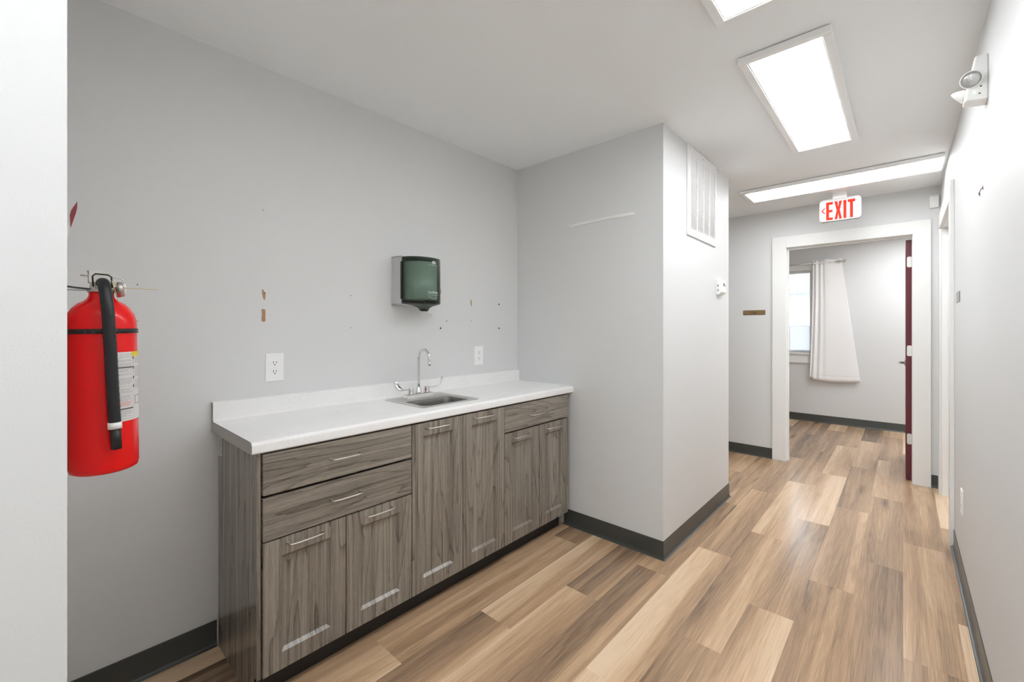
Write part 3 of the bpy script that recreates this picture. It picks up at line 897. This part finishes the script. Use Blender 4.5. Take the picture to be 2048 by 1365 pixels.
for r0, r1 in ((.0055, .0085), (0.0, .0028)):
    for k in range(20):
        a0, a1 = 2 * math.pi * k / 20, 2 * math.pi * (k + 1) / 20
        q = []
        for r_, a_ in ((r0, a0), (r1, a0), (r1, a1), (r0, a1)):
            x, y = cover_pt(s0 + r_ * math.cos(a_) / .125, .0007); q.append((x, y, 1.646 + r_ * math.sin(a_)))
        mb.face(q)
add_text(mb, 'Georgia-Pacific', .0068, wrap(s0, 1.631))
mb.build('emblem', PRINT, cov, label='pale round emblem with lettering')

# ------------------------------------------------------------------ outlets
def outlet(loc, nrm, label, slim=False):
    """nrm 'back' (faces -y) or 'right' (faces +y)"""
    x, y, z = loc; s = -1 if nrm == 'back' else 1
    t = thing('wall_outlet', label, 'outlet', loc, 'white duplex wall outlets')
    f = lambda a, b, d: (x + a, y + s * d, z + b)
    mb = MB(); mb.loft([[f(a, b, d) for a, b in rrect(w, h, .004)] for w, h, d in ((.076, .124, 0), (.076, .124, .003), (.070, .118, .0055))], smooth=False)
    pl = mb.build('cover_plate', PLASTIC, t)
    for dz in (.0195, -.0195):
        mb = MB()
        pts = [(a, max(-.0125, min(.0125, b))) for a, b in [(.0165 * math.cos(2 * math.pi * k / 28), .0165 * math.sin(2 * math.pi * k / 28)) for k in range(28)]]
        mb.prism(pts, lambda a, b, d: f(a, b + dz, d), .0050, .0068)
        so = mb.build('socket', PLASTIC, t)
        mb = MB()
        for a in (-.0062, .0062):
            h = .0095 if a < 0 else .008
            mb.prism([(a - .0012, .003 - h / 2 + dz), (a + .0012, .003 - h / 2 + dz), (a + .0012, .003 + h / 2 + dz), (a - .0012, .003 + h / 2 + dz)], f, .0066, .0070)
        mb.prism([(.0026 * math.cos(2 * math.pi * k / 12), -.0075 + dz + .0026 * math.sin(2 * math.pi * k / 12)) for k in range(12)], f, .0066, .0070)
        mb.build('slots', DARKHOLE, so)
    MB().lathe([(0, .0055), (.0028, .0055), (.0028, .0065), (0, .0068)], (x, y, z), axis=(0, s, 0), seg=12).build('screw', METALWHITE, t)
    return t
outlet((0.708, YB, 1.117), 'back', 'white duplex outlet on the back wall above the left end of the worktop')
outlet((1.956, YB, 1.110), 'back', 'white duplex outlet to the right of the faucet near the corner')
outlet((3.17, YR, 0.405), 'right', 'low white outlet on the right wall seen almost edge on')

# ------------------------------------------------------------------ marks on the back wall (parts of the wall)
def blob(mb, cx, cz, pts):
    mb.prism([(cx + a, cz + b) for a, b in pts], lambda a, b, d: (a, YB - d, b), .0002, .0010)
def disc(cx, cz, r, n=10, sq=1.0):
    return [(cx + r * math.cos(2 * math.pi * k / n), cz + r * sq * math.sin(2 * math.pi * k / n)) for k in range(n)]
mb = MB(); blob(mb, .664, 1.4385, [(-.006, .024), (.000, .022), (.003, .012), (.008, .010), (.008, -.010), (.005, -.024), (.001, -.022), (-.004, -.006), (-.006, .006)])
mb.build('torn_patch', PATCH, wall_back, label='orange brown torn paint patch')
mb = MB(); blob(mb, .664, 1.348, [(-.008, .026), (-.004, .028), (.007, .026), (.008, .004), (.007, -.004), (.008, -.024), (.002, -.028), (-.008, -.026), (-.008, -.006), (-.006, 0)])
mb.build('torn_patch', PATCH, wall_back, label='orange brown torn paint patch')
mb = MB(); blob(mb, 1.889, 1.456, [(-.006, .020), (.002, .018), (.007, 0), (.006, -.022), (.001, -.024), (-.004, -.006)])
mb.build('torn_patch', PATCH2, wall_back, label='tan torn paint patch')
for hx, hz, r in ((.668, 1.446, .0028), (1.068, 1.456, .0024), (1.066, 1.293, .0022), (1.890, 1.337, .0028), (2.149, 1.455, .006), (2.149, 1.289, .006), (1.640, 1.290, .0058), (.662, 1.809, .002), (.244, 1.452, .0022), (.244, 1.318, .0018)):
    mb = MB(); mb.prism(disc(hx, hz, r), lambda a, b, d: (a, YB - d, b), .0009, .0013)
    mb.build('screw_hole', DARKHOLE, wall_back)
    if r > .005:
        mb = MB(); mb.prism(disc(hx + .002, hz - .006, r * .9, 8), lambda a, b, d: (a, YB - d, b), .0004, .0008)
        mb.build('chipped_spackle', GLOSSWHITE, wall_back)
mb = MB(); mb.prism(disc(1.064, 1.441, .004, 8), lambda a, b, d: (a, YB - d, b), .0002, .0012); mb.build('chipped_spackle', GLOSSWHITE, wall_back)
mb = MB(); mb.prism([(1.682, 1.338), (1.690, 1.340), (1.692, 1.330), (1.684, 1.328)], lambda a, b, d: (a, YB - d, b), .0002, .0008); mb.build('torn_patch', PATCH2, wall_back)

# curled tape strip on the pier
mb = MB()
L1, L2 = [], []
for k in range(17):
    t = k / 16
    y = 1.632 - t * (1.632 - 1.158); z = 1.954 + .006 * math.sin(t * math.pi) + .006 * t
    hh = .010 if 0 < k < 16 else .004
    off = .0012 + .0015 * math.sin(t * math.pi)
    L1.append([(XP - .0003, y, z - hh), (XP - off - .001, y, z - hh), (XP - off, y, z + hh), (XP - .0003, y, z + hh)])
mb.loft(L1, smooth=True)
for y, z in ((1.635, 1.964), (1.155, 1.976)):
    mb.tube([(XP - .001, y, z - .006), (XP - .008, y - .004, z + .004)], .0016, 6)
tp = mb.build('tape_strip', TAPE, origin=(XP, 1.4, 1.96))
tag(tp, 'pale curled strip of tape stuck high on the grey pier wall', 'tape')

# ------------------------------------------------------------------ return air grille
g = thing('air_return_grille', 'white louvred return air grille high on the pier under the ceiling', 'vent', (2.965, YF, 2.15))
gx0, gx1, gz0, gz1 = 2.690, 3.235, 1.868, 2.428
mb = MB(); b_ = .047
mb.box(gx0, gx0 + b_, YF - .010, YF, gz0, gz1); mb.box(gx1 - b_ * .55, gx1, YF - .010, YF, gz0, gz1)
mb.box(gx0 + b_, gx1 - b_ * .55, YF - .010, YF, gz0, gz0 + b_); mb.box(gx0 + b_, gx1 - b_ * .55, YF - .010, YF, gz1 - b_, gz1)
mb.build('frame', METALWHITE, g, bevel=.003)
ix0, ix1, iz0, iz1 = gx0 + b_, gx1 - b_ * .55, gz0 + b_, gz1 - b_
for k in (1, 2, 3):
    xx = ix0 + (ix1 - ix0) * k / 4
    MB().box(xx - .005, xx + .005, YF - .0095, YF - .001, iz0, iz1).build('mullion', METALWHITE, g)
mb = MB()
n = 36
for k in range(n):
    z = iz0 + (iz1 - iz0) * (k + .1) / n; h = (iz1 - iz0) / n
    zf, zr, th = z + h * .98, z + h * .34, h * .10
    A0, A1 = (YF - .0088, zf), (YF - .0014, zr)
    pr = [A0, A1, (A1[0], A1[1] - th), (A0[0], A0[1] - th)]
    mb.prism(pr, lambda a, b, d: (d, a, b), ix0, ix1)
mb.build('louvres', METALWHITE, g)
MB().box(ix0, ix1, YF - .0010, YF, iz0, iz1).build('duct_backing', mat('dark_duct', (.05, .05, .05), .8), g)
for xx, zz in ((gx0 + .02, gz1 - .02), (2.965, gz1 - .02), (gx1 - .015, gz1 - .02), (gx0 + .015, 2.15), (gx1 - .012, 2.15), (gx0 + .02, gz0 + .02), (2.965, gz0 + .02), (gx1 - .015, gz0 + .02)):
    MB().lathe([(0, 0), (.0042, 0), (.0042, .0012), (0, .002)], (xx, YF - .010, zz), axis=(0, -1, 0), seg=10).build('screw', PLASTIC_GREY, g)

# thermostat
t = thing('thermostat', 'small white thermostat on the side of the pier below the grille', 'thermostat', (3.315, YF, 1.585))
mb = MB()
prof = [(0, -.058), (0, .052), (.030, .048), (.036, .038), (.034, -.038), (.022, -.052)]
mb.loft([[(3.258, YF - d, 1.585 + z) for d, z in prof], [(3.372, YF - d, 1.585 + z) for d, z in prof]], smooth=False)
mb.build('case', PLASTIC, t, bevel=.003)
MB().box(3.305, 3.328, YF - .0375, YF - .034, 1.592, 1.613).build('display', mat('dim_display', (.12, .12, .12), .3), t)
MB().box(3.343, 3.351, YF - .0375, YF - .034, 1.590, 1.600).build('button', mat('grey_button', (.22, .22, .22), .5), t)
mb = MB()
for z in (1.593, 1.560): mb.box(3.2565, 3.2582, YF - .016, YF - .010, z - .008, z + .008)
mb.build('side_slots', mat('slot_grey', (.15, .15, .15), .6), t)

# ------------------------------------------------------------------ exit sign
ex = thing('exit_sign', 'white exit sign with lit red letters hanging from the ceiling over the door', 'sign', (4.515, .39, ZC))
EXX = 4.49
mb = MB()
fe = lambda a, b, d: (EXX + d, a, b)
mb.loft([[fe(a, b, d) for a, b in rrect(w, h, .026, 6, .390, 2.282)] for w, h, d in ((.274, .180, 0), (.280, .186, .004), (.280, .186, .040), (.274, .180, .044))], smooth=False)
mb.build('housing', mat('sign_housing', (.46, .46, .46), .4), ex)
mb = MB()
mb.box(EXX + .012, EXX + .032, .345, .44, 2.374, ZC - .008); mb.box(EXX - .02, EXX + .064, .315, .455, ZC - .010, ZC)
mb.build('ceiling_canopy', PLASTIC, ex, bevel=.003)
mb = MB()
# letters: a runs left to right in the picture = decreasing y
def G(polys, x0):
    for poly in polys:
        mb.prism([(.5285 - (x0 + a), 2.2005 + b) for a, b in poly], fe, -.0016, .0005)
H, T, t_ = .150, .026, .020
def rc(a0, a1, b0, b1): return [(a0, b0), (a1, b0), (a1, b1), (a0, b1)]
k_ = .0
G([rc(0, t_, 0, H), rc(t_, .046, 0, T * .8), rc(t_, .044, H / 2 - .010, H / 2 + .010), rc(t_, .046, H - T * .8, H)], .046)
G([[(0, 0), (.019, 0), (.025, .048), (.031, 0), (.050, 0), (.036, .075), (.050, H), (.031, H), (.025, H - .048), (.019, H), (0, H), (.014, .075)]], .103)
G([rc(0, t_, 0, H)], .162)
G([rc(.014, .034, 0, H - T * .85), rc(0, .048, H - T * .85, H)], .191)
G([[(.026, .112), (.026, .100), (.012, .082), (.026, .064), (.026, .052), (0, .082)]], .012)
mb.build('exit_letters', EXITRED, ex, label='glowing red EXIT letters with left arrow')
MB().lathe([(0, 0), (.004, 0), (.004, .004), (0, .004)], (EXX + .02, .505, 2.186), seg=10).build('indicator', mat('tiny_red_dot', (.5, .05, .05), .4), ex)

# plaque with lettering on the exit wall
pl = thing('door_plaque', 'narrow bronze name plaque on the grey wall left of the door', 'sign', (XE, 1.1145, 1.444))
fp = lambda a, b, d: (XE - d, 1.1145 - a, 1.444 + b)
mb = MB(); mb.prism(rrect(.203, .049, .007), fp, 0, .003); mb.build('plate', BRASS, pl, bevel=.0008)
mb = MB(); add_text(mb, 'Lab', .034, lambda a, b: fp(a, b, .0034)); mb.build('lettering', mat('dark_engraving', (.03, .02, .01), .6), pl)
pl2 = thing('room_plaque', 'small grey plaque on the right wall beside the white cased opening', 'sign', (3.37, YR, 1.462))
mb = MB(); mb.prism(rrect(.17, .056, .006, 6, 3.37, 1.462), lambda a, b, d: (a, YR + d, b), 0, .004)
mb.build('plate', mat('brushed_grey_plate', (.30, .30, .29), .35, .6), pl2, bevel=.0008)
# small staple-like hook
hk = MB(); hk.tube([(2.40, YR, 1.823), (2.405, YR + .004, 1.823), (2.49, YR + .004, 1.821), (2.495, YR, 1.820)], .0013, 8)
hk.box(2.398, 2.402, YR, YR + .002, 1.816, 1.829); hk.box(2.492, 2.496, YR, YR + .002, 1.813, 1.828)
tag(hk.build('wire_hook', mat('rusty_wire', (.10, .045, .035), .5, .5), origin=(2.45, YR, 1.82)), 'tiny dark wire hook fixed high on the right wall', 'hook')

# motion detector
md = thing('motion_detector', 'small white motion detector box in the corner beside the exit wall', 'detector', (XE, -.185, 2.31))
mb = MB()
prof = [(0, -.050), (0, .050), (.030, .046), (.038, .030), (.034, -.030), (.020, -.050)]
mb.loft([[(XE - d, -.158, 2.309 + z) for d, z in prof], [(XE - d, -.213, 2.309 + z) for d, z in prof]], smooth=False)
mb.build('case', PLASTIC, md, bevel=.005, seg=3)
mb = MB(); mb.box(XE - .0385, XE - .030, -.200, -.170, 2.285, 2.318); mb.build('lens', PLASTIC, md, bevel=.003)

# emergency light
el = thing('emergency_light', 'white twin-head emergency light mounted high on the right wall', 'light', (2.30, YR, 2.20))
mb = MB()
ep = [(YR, 2.272), (YR + .030, 2.272), (YR + .052, 2.150), (YR + .056, 2.118), (YR, 2.112)]
ep2 = [(YR, 2.277), (YR + .032, 2.277), (YR + .056, 2.150), (YR + .060, 2.118), (YR, 2.107)]
mb.loft([[(2.268, a, b) for a, b in ep], [(2.285, a, b) for a, b in ep2], [(2.325, a, b) for a, b in ep2], [(2.338, a, b) for a, b in ep]], smooth=False)
mb.build('housing', PLASTIC, el, bevel=.004, seg=3)
for c, ax in (((2.262, -.182, 2.189), (-.93, .12, -.34)), ((2.336, -.158, 2.160), (.35, .75, -.55))):
    mb = MB(); mb.lathe([(0, -.026), (.014, -.024), (.026, -.008), (.0300, .000), (.0300, .006), (.0270, .0075), (.0262, .004)], c, axis=ax, seg=32)
    hd = mb.build('lamp_head', PLASTIC, el)
    mb = MB(); mb.lathe([(0, .009), (.010, .0085), (.018, .007), (.0264, .0045), (0, .0025)], c, axis=ax, seg=28)
    mb.build('lens', LENS, hd)
MB().lathe([(0, 0), (.0032, 0), (.0032, .002), (0, .003)], (2.268, -.190, 2.141), axis=(-1, 0, 0), seg=12).build('status_light', LEDG, el, label='green status light')
mb = MB()
for a, b in ((-.206, 2.160), (-.203, 2.135)): mb.lathe([(0, 0), (.0025, 0), (.0025, .0012), (0, .0012)], (2.268, a, b), axis=(-1, 0, 0), seg=8)
mb.build('test_button', BLACK, el)

# ------------------------------------------------------------------ curtain, rod
rod = thing('curtain_rod', 'slim brushed metal curtain rod above the far window', 'curtain rod', (XW - .08, 1.2, 2.162))
RX = XW - .08; RZ = 2.162
MB().tube([(RX, .60, RZ), (RX, 2.3, RZ)], .008, 12).build('rod', NICKEL, rod)
MB().lathe([(0, -.01), (.012, -.008), (.013, .020), (.010, .024), (.010, .034), (.020, .046), (.022, .060), (.017, .066), (0, .068)], (RX, .615, RZ), axis=(0, -1, 0), seg=20).build('finial', NICKEL, rod)
mb = MB(); mb.tube([(XW, .66, RZ), (RX, .66, RZ)], .006, 8); mb.lathe([(0, 0), (.02, 0), (.02, .004), (0, .004)], (XW, .66, RZ), axis=(-1, 0, 0), seg=16)
mb.build('bracket', NICKEL, rod)
cu = thing('curtain', 'white grommet curtain panel hanging askew beside the far window', 'curtain', (RX, .75, 2.2))
NU, NV = 90, 40
rows = []
for j in range(NV + 1):
    t = j / NV
    yl = .905 + (.945 - .905) * t - .008 * math.sin(t * 3.1)
    yr = .598 - (.598 - .405) * (t ** 1.06)
    row = []
    for i in range(NU + 1):
        s = i / NU
        # tight folds to the left, one wide sweep to the right
        s2 = s ** (1.0 + .25 * t)
        y = yl + (yr - yl) * s2
        fold = math.sin(s * 40) * .013 * max(0, 1 - s * 2.1) * (1 - .3 * t) + .006 * math.sin(s * 9 + t * 2.2) * s * (1 - s) * 3
        top = .5 * (1 - t) ** 4
        x = RX + fold + .02 * t + .012 * s * t
        z0 = 2.200 + .008 * math.cos(s * 12.6)
        z1 = .582 - .022 * math.sin(s * math.pi) + .014 * (1 - s)
        if s < .12: z1 += (.12 - s) * .10
        z = z0 + (z1 - z0) * t
        row.append((x, y, z))
    rows.append(row)
mb = MB(); mb.loft(rows, closed=False, cap=False)
cl = mb.build('cloth', CURTAIN, cu)
so = cl.modifiers.new('thickness', 'SOLIDIFY'); so.thickness = .0016
mb = MB()
row = rows[int(NV * .962)]; row2 = rows[int(NV * .962)]
for a, b in zip(row[:-1], row[1:]):
    mb.face([(a[0] - .0022, a[1], a[2] - .0015), (b[0] - .0022, b[1], b[2] - .0015), (b[0] - .0022, b[1], b[2] + .0015), (a[0] - .0022, a[1], a[2] + .0015)])
mb.build('hem_stitching', mat('hem_thread', (.66, .66, .65), .9), cu)
for s in (.03, .30, .37, .93):
    p = rows[1][int(s * NU)]
    mb = MB()
    ring = [(RX + .020 * math.cos(2 * math.pi * k / 20), p[1] + .002 * math.sin(2 * math.pi * k / 20), RZ + .020 * math.sin(2 * math.pi * k / 20)) for k in range(21)]
    mb.tube(ring, .0035, 8); mb.build('grommet', NICKEL, cu)

# ------------------------------------------------------------------ fire extinguisher
CX, CY, RB = 0.1085, 1.437, 0.0640
fx_ = thing('fire_extinguisher', 'red fire extinguisher with black hose hanging in the niche behind the left wall edge', 'fire extinguisher', (CX, CY, .95))
mb = MB()
prof = [(0, .956), (.040, .954), (.055, .951), (.0615, .955), (RB, .966), (RB, 1.302), (.0632, 1.313), (.0600, 1.327), (.0525, 1.341), (.0415, 1.353), (.0315, 1.359), (.0255, 1.365), (.0230, 1.371), (.0225, 1.375), (.0225, 1.381), (0, 1.381)]
mb.lathe([(r, z) for r, z in prof], (CX, CY, 0), seg=64)
body = mb.build('cylinder', RED, fx_)
def around(a, r, z): return (CX + r * math.cos(R(a)), CY + r * math.sin(R(a)), z)
def patch(mb, a0, a1, z0, z1, r, n=None):
    n = n or max(1, int(abs(a1 - a0) / 4))
    for k in range(n):
        b0, b1 = a0 + (a1 - a0) * k / n, a0 + (a1 - a0) * (k + 1) / n
        mb.face([around(b0, r, z0), around(b1, r, z0), around(b1, r, z1), around(b0, r, z1)], smooth=False)
LZ0, LZ1 = 1.070, 1.236
mb = MB()
loops = [[around(a, RB + .0006, z) for a in range(-84, 61, 4)] for z in (LZ0, LZ1)]
mb.loft(loops, closed=False, cap=False)
lab = mb.build('instruction_label', LABELW, fx_, label='white printed instruction label')
r1 = RB + .0010
rp = random.Random(5)
mb = MB(); mb2 = MB(); mb3 = MB()
z = LZ1 - .006
def line(m_, z, a0, a1, h): patch(m_, a0, a1, z - h, z, r1)
HB = []; zi = LZ1 - .006
while zi > LZ0 + .006:
    f_ = (LZ1 - zi) / (LZ1 - LZ0)
    if .205 < f_ < .235 or .80 < f_ < .825:
        hb = MB(); patch(hb, -83, -40, zi - .0032, zi, r1); HB.append(hb); zi -= .0058; continue
    if .71 < f_ < .78:
        line(mb3, zi, -83, -42 - rp.random() * 6, .0008); zi -= .0024; continue
    if .50 < f_ < .52: zi -= .003
    a = -83
    while a < -44:
        w = rp.uniform(2, 7); line(mb2, zi, a, min(a + w, -42), .00085); a += w + rp.uniform(.6, 1.2)
        if rp.random() < .04: break
    zi -= .0027
# right column beyond the fold line
mb4 = MB()
patch(mb2, -38.6, -38.1, LZ0 + .004, LZ1 - .012, r1)
for zz in (1.224, 1.200, 1.176, 1.155): hb = MB(); patch(hb, -39.5, -36, zz - .0065, zz, r1 + .0002); HB.append(hb)
zi = 1.220
while zi > 1.14:
    line(mb2, zi, -34, rp.uniform(-10, 15), .0009); zi -= .0038 if rp.random() > .2 else .010
for a0, a1, b0, b1 in ((-34, -14, 1.127, 1.128), (-34, -14, 1.107, 1.108), (-34, -32.6, 1.107, 1.128), (-15, -13.6, 1.107, 1.128)):
    patch(mb4, a0, a1, b0, b1, r1)
mb4.build('label_box', INK, lab)
for hb in HB: hb.build('label_heading', INK, lab)
mb2.build('label_print', INKSOFT, lab); mb3.build('label_warning', INKRED, lab)
mb = MB(); patch(mb, -42, 40, LZ1 - .011, LZ1, r1); mb.build('yellow_band', YELLOW, lab, label='yellow label corner')
# strap
mb = MB(); n = 64
lp = []
for r_, z_ in ((RB + .0005, 1.281), (RB + .0022, 1.281), (RB + .0022, 1.292), (RB + .0005, 1.292)):
    lp.append([around(360 * k / n, r_, z_) for k in range(n)])
lp.append(lp[0])
mb.loft(lp, cap=False)
for a in (-118, -106, -68):
    p = around(a, RB + .0022, 1.2865); mb.box(p[0] - .0035, p[0] + .0035, p[1] - .0006, p[1] + .001, 1.2808, 1.2922)
mb.build('strap', BLACK, fx_)
# valve
mb = MB()
mb.lathe([(0, 0), (.0255, 0), (.0255, .006), (.021, .008), (.020, .020), (.016, .024), (0, .024)], (CX, CY, 1.380), seg=24)
mb.box(CX - .017, CX + .017, CY - .013, CY + .013, 1.394, 1.424)
vb = mb.build('valve_body', mat('cast_valve', (.60, .58, .53), .3, .8), fx_, bevel=.002)
mb = MB()
# carry handle running back towards the wall, then the squeeze lever above
mb.loft([[(x, CY + s * w, z + dz) for s, dz in ((-1, 0), (1, 0), (1, .003), (-1, .003))] for x, z, w in ((CX + .022, 1.386, .012), (CX - .01, 1.385, .013), (CX - .045, 1.388, .012), (CX - .074, 1.393, .010))], smooth=False)
mb.build('carry_handle', mat('dark_steel', (.06, .06, .06), .4, .7), fx_)
mb = MB()
mb.loft([[(x, CY + s * w, z + dz) for s, dz in ((-1, 0), (1, 0), (1, .0025), (-1, .0025))] for x, z, w in ((CX + .020, 1.427, .016), (CX - .01, 1.428, .017), (CX - .020, 1.429, .016), (CX - .024, 1.429, .015))], smooth=False)
for s in (-1, 1): mb.box(CX - .022, CX + .020, CY + s * .0165 - .001, CY + s * .0165 + .001, 1.402, 1.429)
mb.build('squeeze_lever', NICKEL, fx_)
# U shaped wire guard at the front of the valve
mb = MB(); mb.tube([(CX - .015, CY - .019, 1.392), (CX - .016, CY - .019, 1.417), (CX - .011, CY - .020, 1.423), (CX + .011, CY - .020, 1.422), (CX + .017, CY - .019, 1.417), (CX + .018, CY - .019, 1.390)], .0016, 8)
mb.build('wire_guard', mat('dark_wire', (.05, .045, .04), .35, .8), fx_)
# pull pin with its ring
mb = MB(); mb.tube([(CX - .036, CY - .012, 1.419), (CX + .022, CY - .012, 1.416)], .0017, 8)
ring = []
for k in range(13):
    a = R(95 - 190 * k / 12); ring.append((CX + .024 + .017 * math.cos(a), CY - .014, 1.4035 + .0130 * math.sin(a)))
mb.tube([(CX + .017, CY - .013, 1.416)] + ring, .0014, 8)
mb.build('pull_pin', NICKEL, fx_)
# gauge looking into the room, away from the hidden wall
mb = MB()
mb.lathe([(0, 0), (.0065, 0), (.0065, .024), (0, .024)], (CX + .005, CY - .006, 1.388), axis=(1, 0, 0), seg=16)
mb.lathe([(0, .022), (.0175, .022), (.0190, .024), (.0190, .030), (.0180, .032), (0, .032)], (CX + .005, CY - .006, 1.388), axis=(1, 0, 0), seg=32)
ga = mb.build('pressure_gauge', mat('gauge_steel', (.50, .47, .44), .3, .9), fx_)
MB().lathe([(.0, 0), (.0170, 0), (.0170, .004), (.0160, .0065), (0, .0070)], (CX + .037, CY - .006, 1.388), axis=(1, 0, 0), seg=28).build('gauge_lens', mat('clear_lens', (.75, .75, .75), .1, 0, coat=.5), ga)
# yellow tie
mb = MB()
mb.tube([(CX + .017, CY - .020, 1.408), (CX + .026, CY - .022, 1.396), (CX + .045, CY - .024, 1.3915), (CX + .070, CY - .028, 1.391), (CX + .103, CY - .033, 1.390)], .0010, 6)
mb.tube([(CX + .017, CY - .020, 1.408), (CX + .022, CY - .024, 1.388), (CX + .028, CY - .026, 1.356)], .0018, 6, flat=.4)
mb.build('inspection_tie', TIE, fx_, label='yellow plastic tie')
# hose
hp = []
hw = [(CX + .001, CY - .004, 1.395), (CX + .001, CY - .020, 1.401), (CX + .001, CY - .040, 1.400), (CX + .002, CY - .057, 1.388), (CX + .003, CY - .069, 1.366), (CX + .005, CY - .0785, 1.335),
      (CX + .006, CY - .080, 1.30), (CX + .008, CY - .080, 1.24), (CX + .010, CY - .080, 1.16), (CX + .012, CY - .080, 1.095), (CX + .013, CY - .080, 1.068)]
def cr(P, n=8):
    out = []
    P = [Vector(p) for p in P]
    for i in range(len(P) - 1):
        p0, p1, p2, p3 = P[max(i - 1, 0)], P[i], P[i + 1], P[min(i + 2, len(P) - 1)]
        for k in range(n):
            t = k / n
            out.append(.5 * ((2 * p1) + (p2 - p0) * t + (2 * p0 - 5 * p1 + 4 * p2 - p3) * t * t + (3 * p1 - p0 - 3 * p2 + p3) * t ** 3))
    out.append(P[-1]); return out
pp = cr(hw, 10)
rad_ = [.0116 + .0003 * (1 if k % 2 else -1) for k in range(len(pp))]
mb = MB(); mb.tube(pp, rad_, 20); hs = mb.build('hose', HOSE, fx_, label='ribbed black rubber hose')
mb = MB(); mb.tube([(CX + .0128, CY - .080, 1.075), (CX + .0132, CY - .080, 1.060)], .0128, 20); mb.build('hose_clip', PLASTIC, hs, label='white clip band')
mb = MB(); mb.tube([(CX + .0132, CY - .080, 1.062), (CX + .0150, CY - .080, 1.012)], [.0103, .0100], 20)
mb.build('nozzle', BLACK, hs)
fx_.rotation_euler = (0, R(-0.8), 0)
# wall hanger
mb = MB(); mb.box(XL, XL + .003, CY - .012, CY + .012, 1.30, 1.44); mb.box(XL, CX - .018, CY - .004, CY + .004, 1.3835, 1.3845)
mb.build('wall_hanger', BLACK, fx_)

# projecting sign above the extinguisher, mostly hidden by the wall edge
sg = thing('extinguisher_sign', 'folded red and white sign sticking out from the wall above the extinguisher', 'sign', (XL, 1.44, 1.53))
nx = Vector((0, 1, 0)) * .0009
def slab(mb, pts):
    P_ = [Vector(p) for p in pts]
    mb.loft([[p - nx for p in P_], [p + nx for p in P_]], smooth=False)
mb = MB(); slab(mb, [(.0610, 1.420, 1.589), (.0605, 1.420, 1.572), (.0585, 1.420, 1.560), (.0500, 1.420, 1.5245), (.0488, 1.420, 1.555), (.0512, 1.420, 1.567)])
mb.build('red_face', REDPRINT, sg, label='dark red face')
mb = MB(); slab(mb, [(.0488, 1.424, 1.560), (.0500, 1.424, 1.5245), (.0480, 1.424, 1.513), (.0415, 1.424, 1.490), (.034, 1.424, 1.470), (XL, 1.424, 1.470), (.0440, 1.424, 1.532)])
mb.build('white_face', GLOSSWHITE, sg, label='white lower fold')

for o in bpy.data.objects:
    if '_o' in o.keys(): del o['_o']
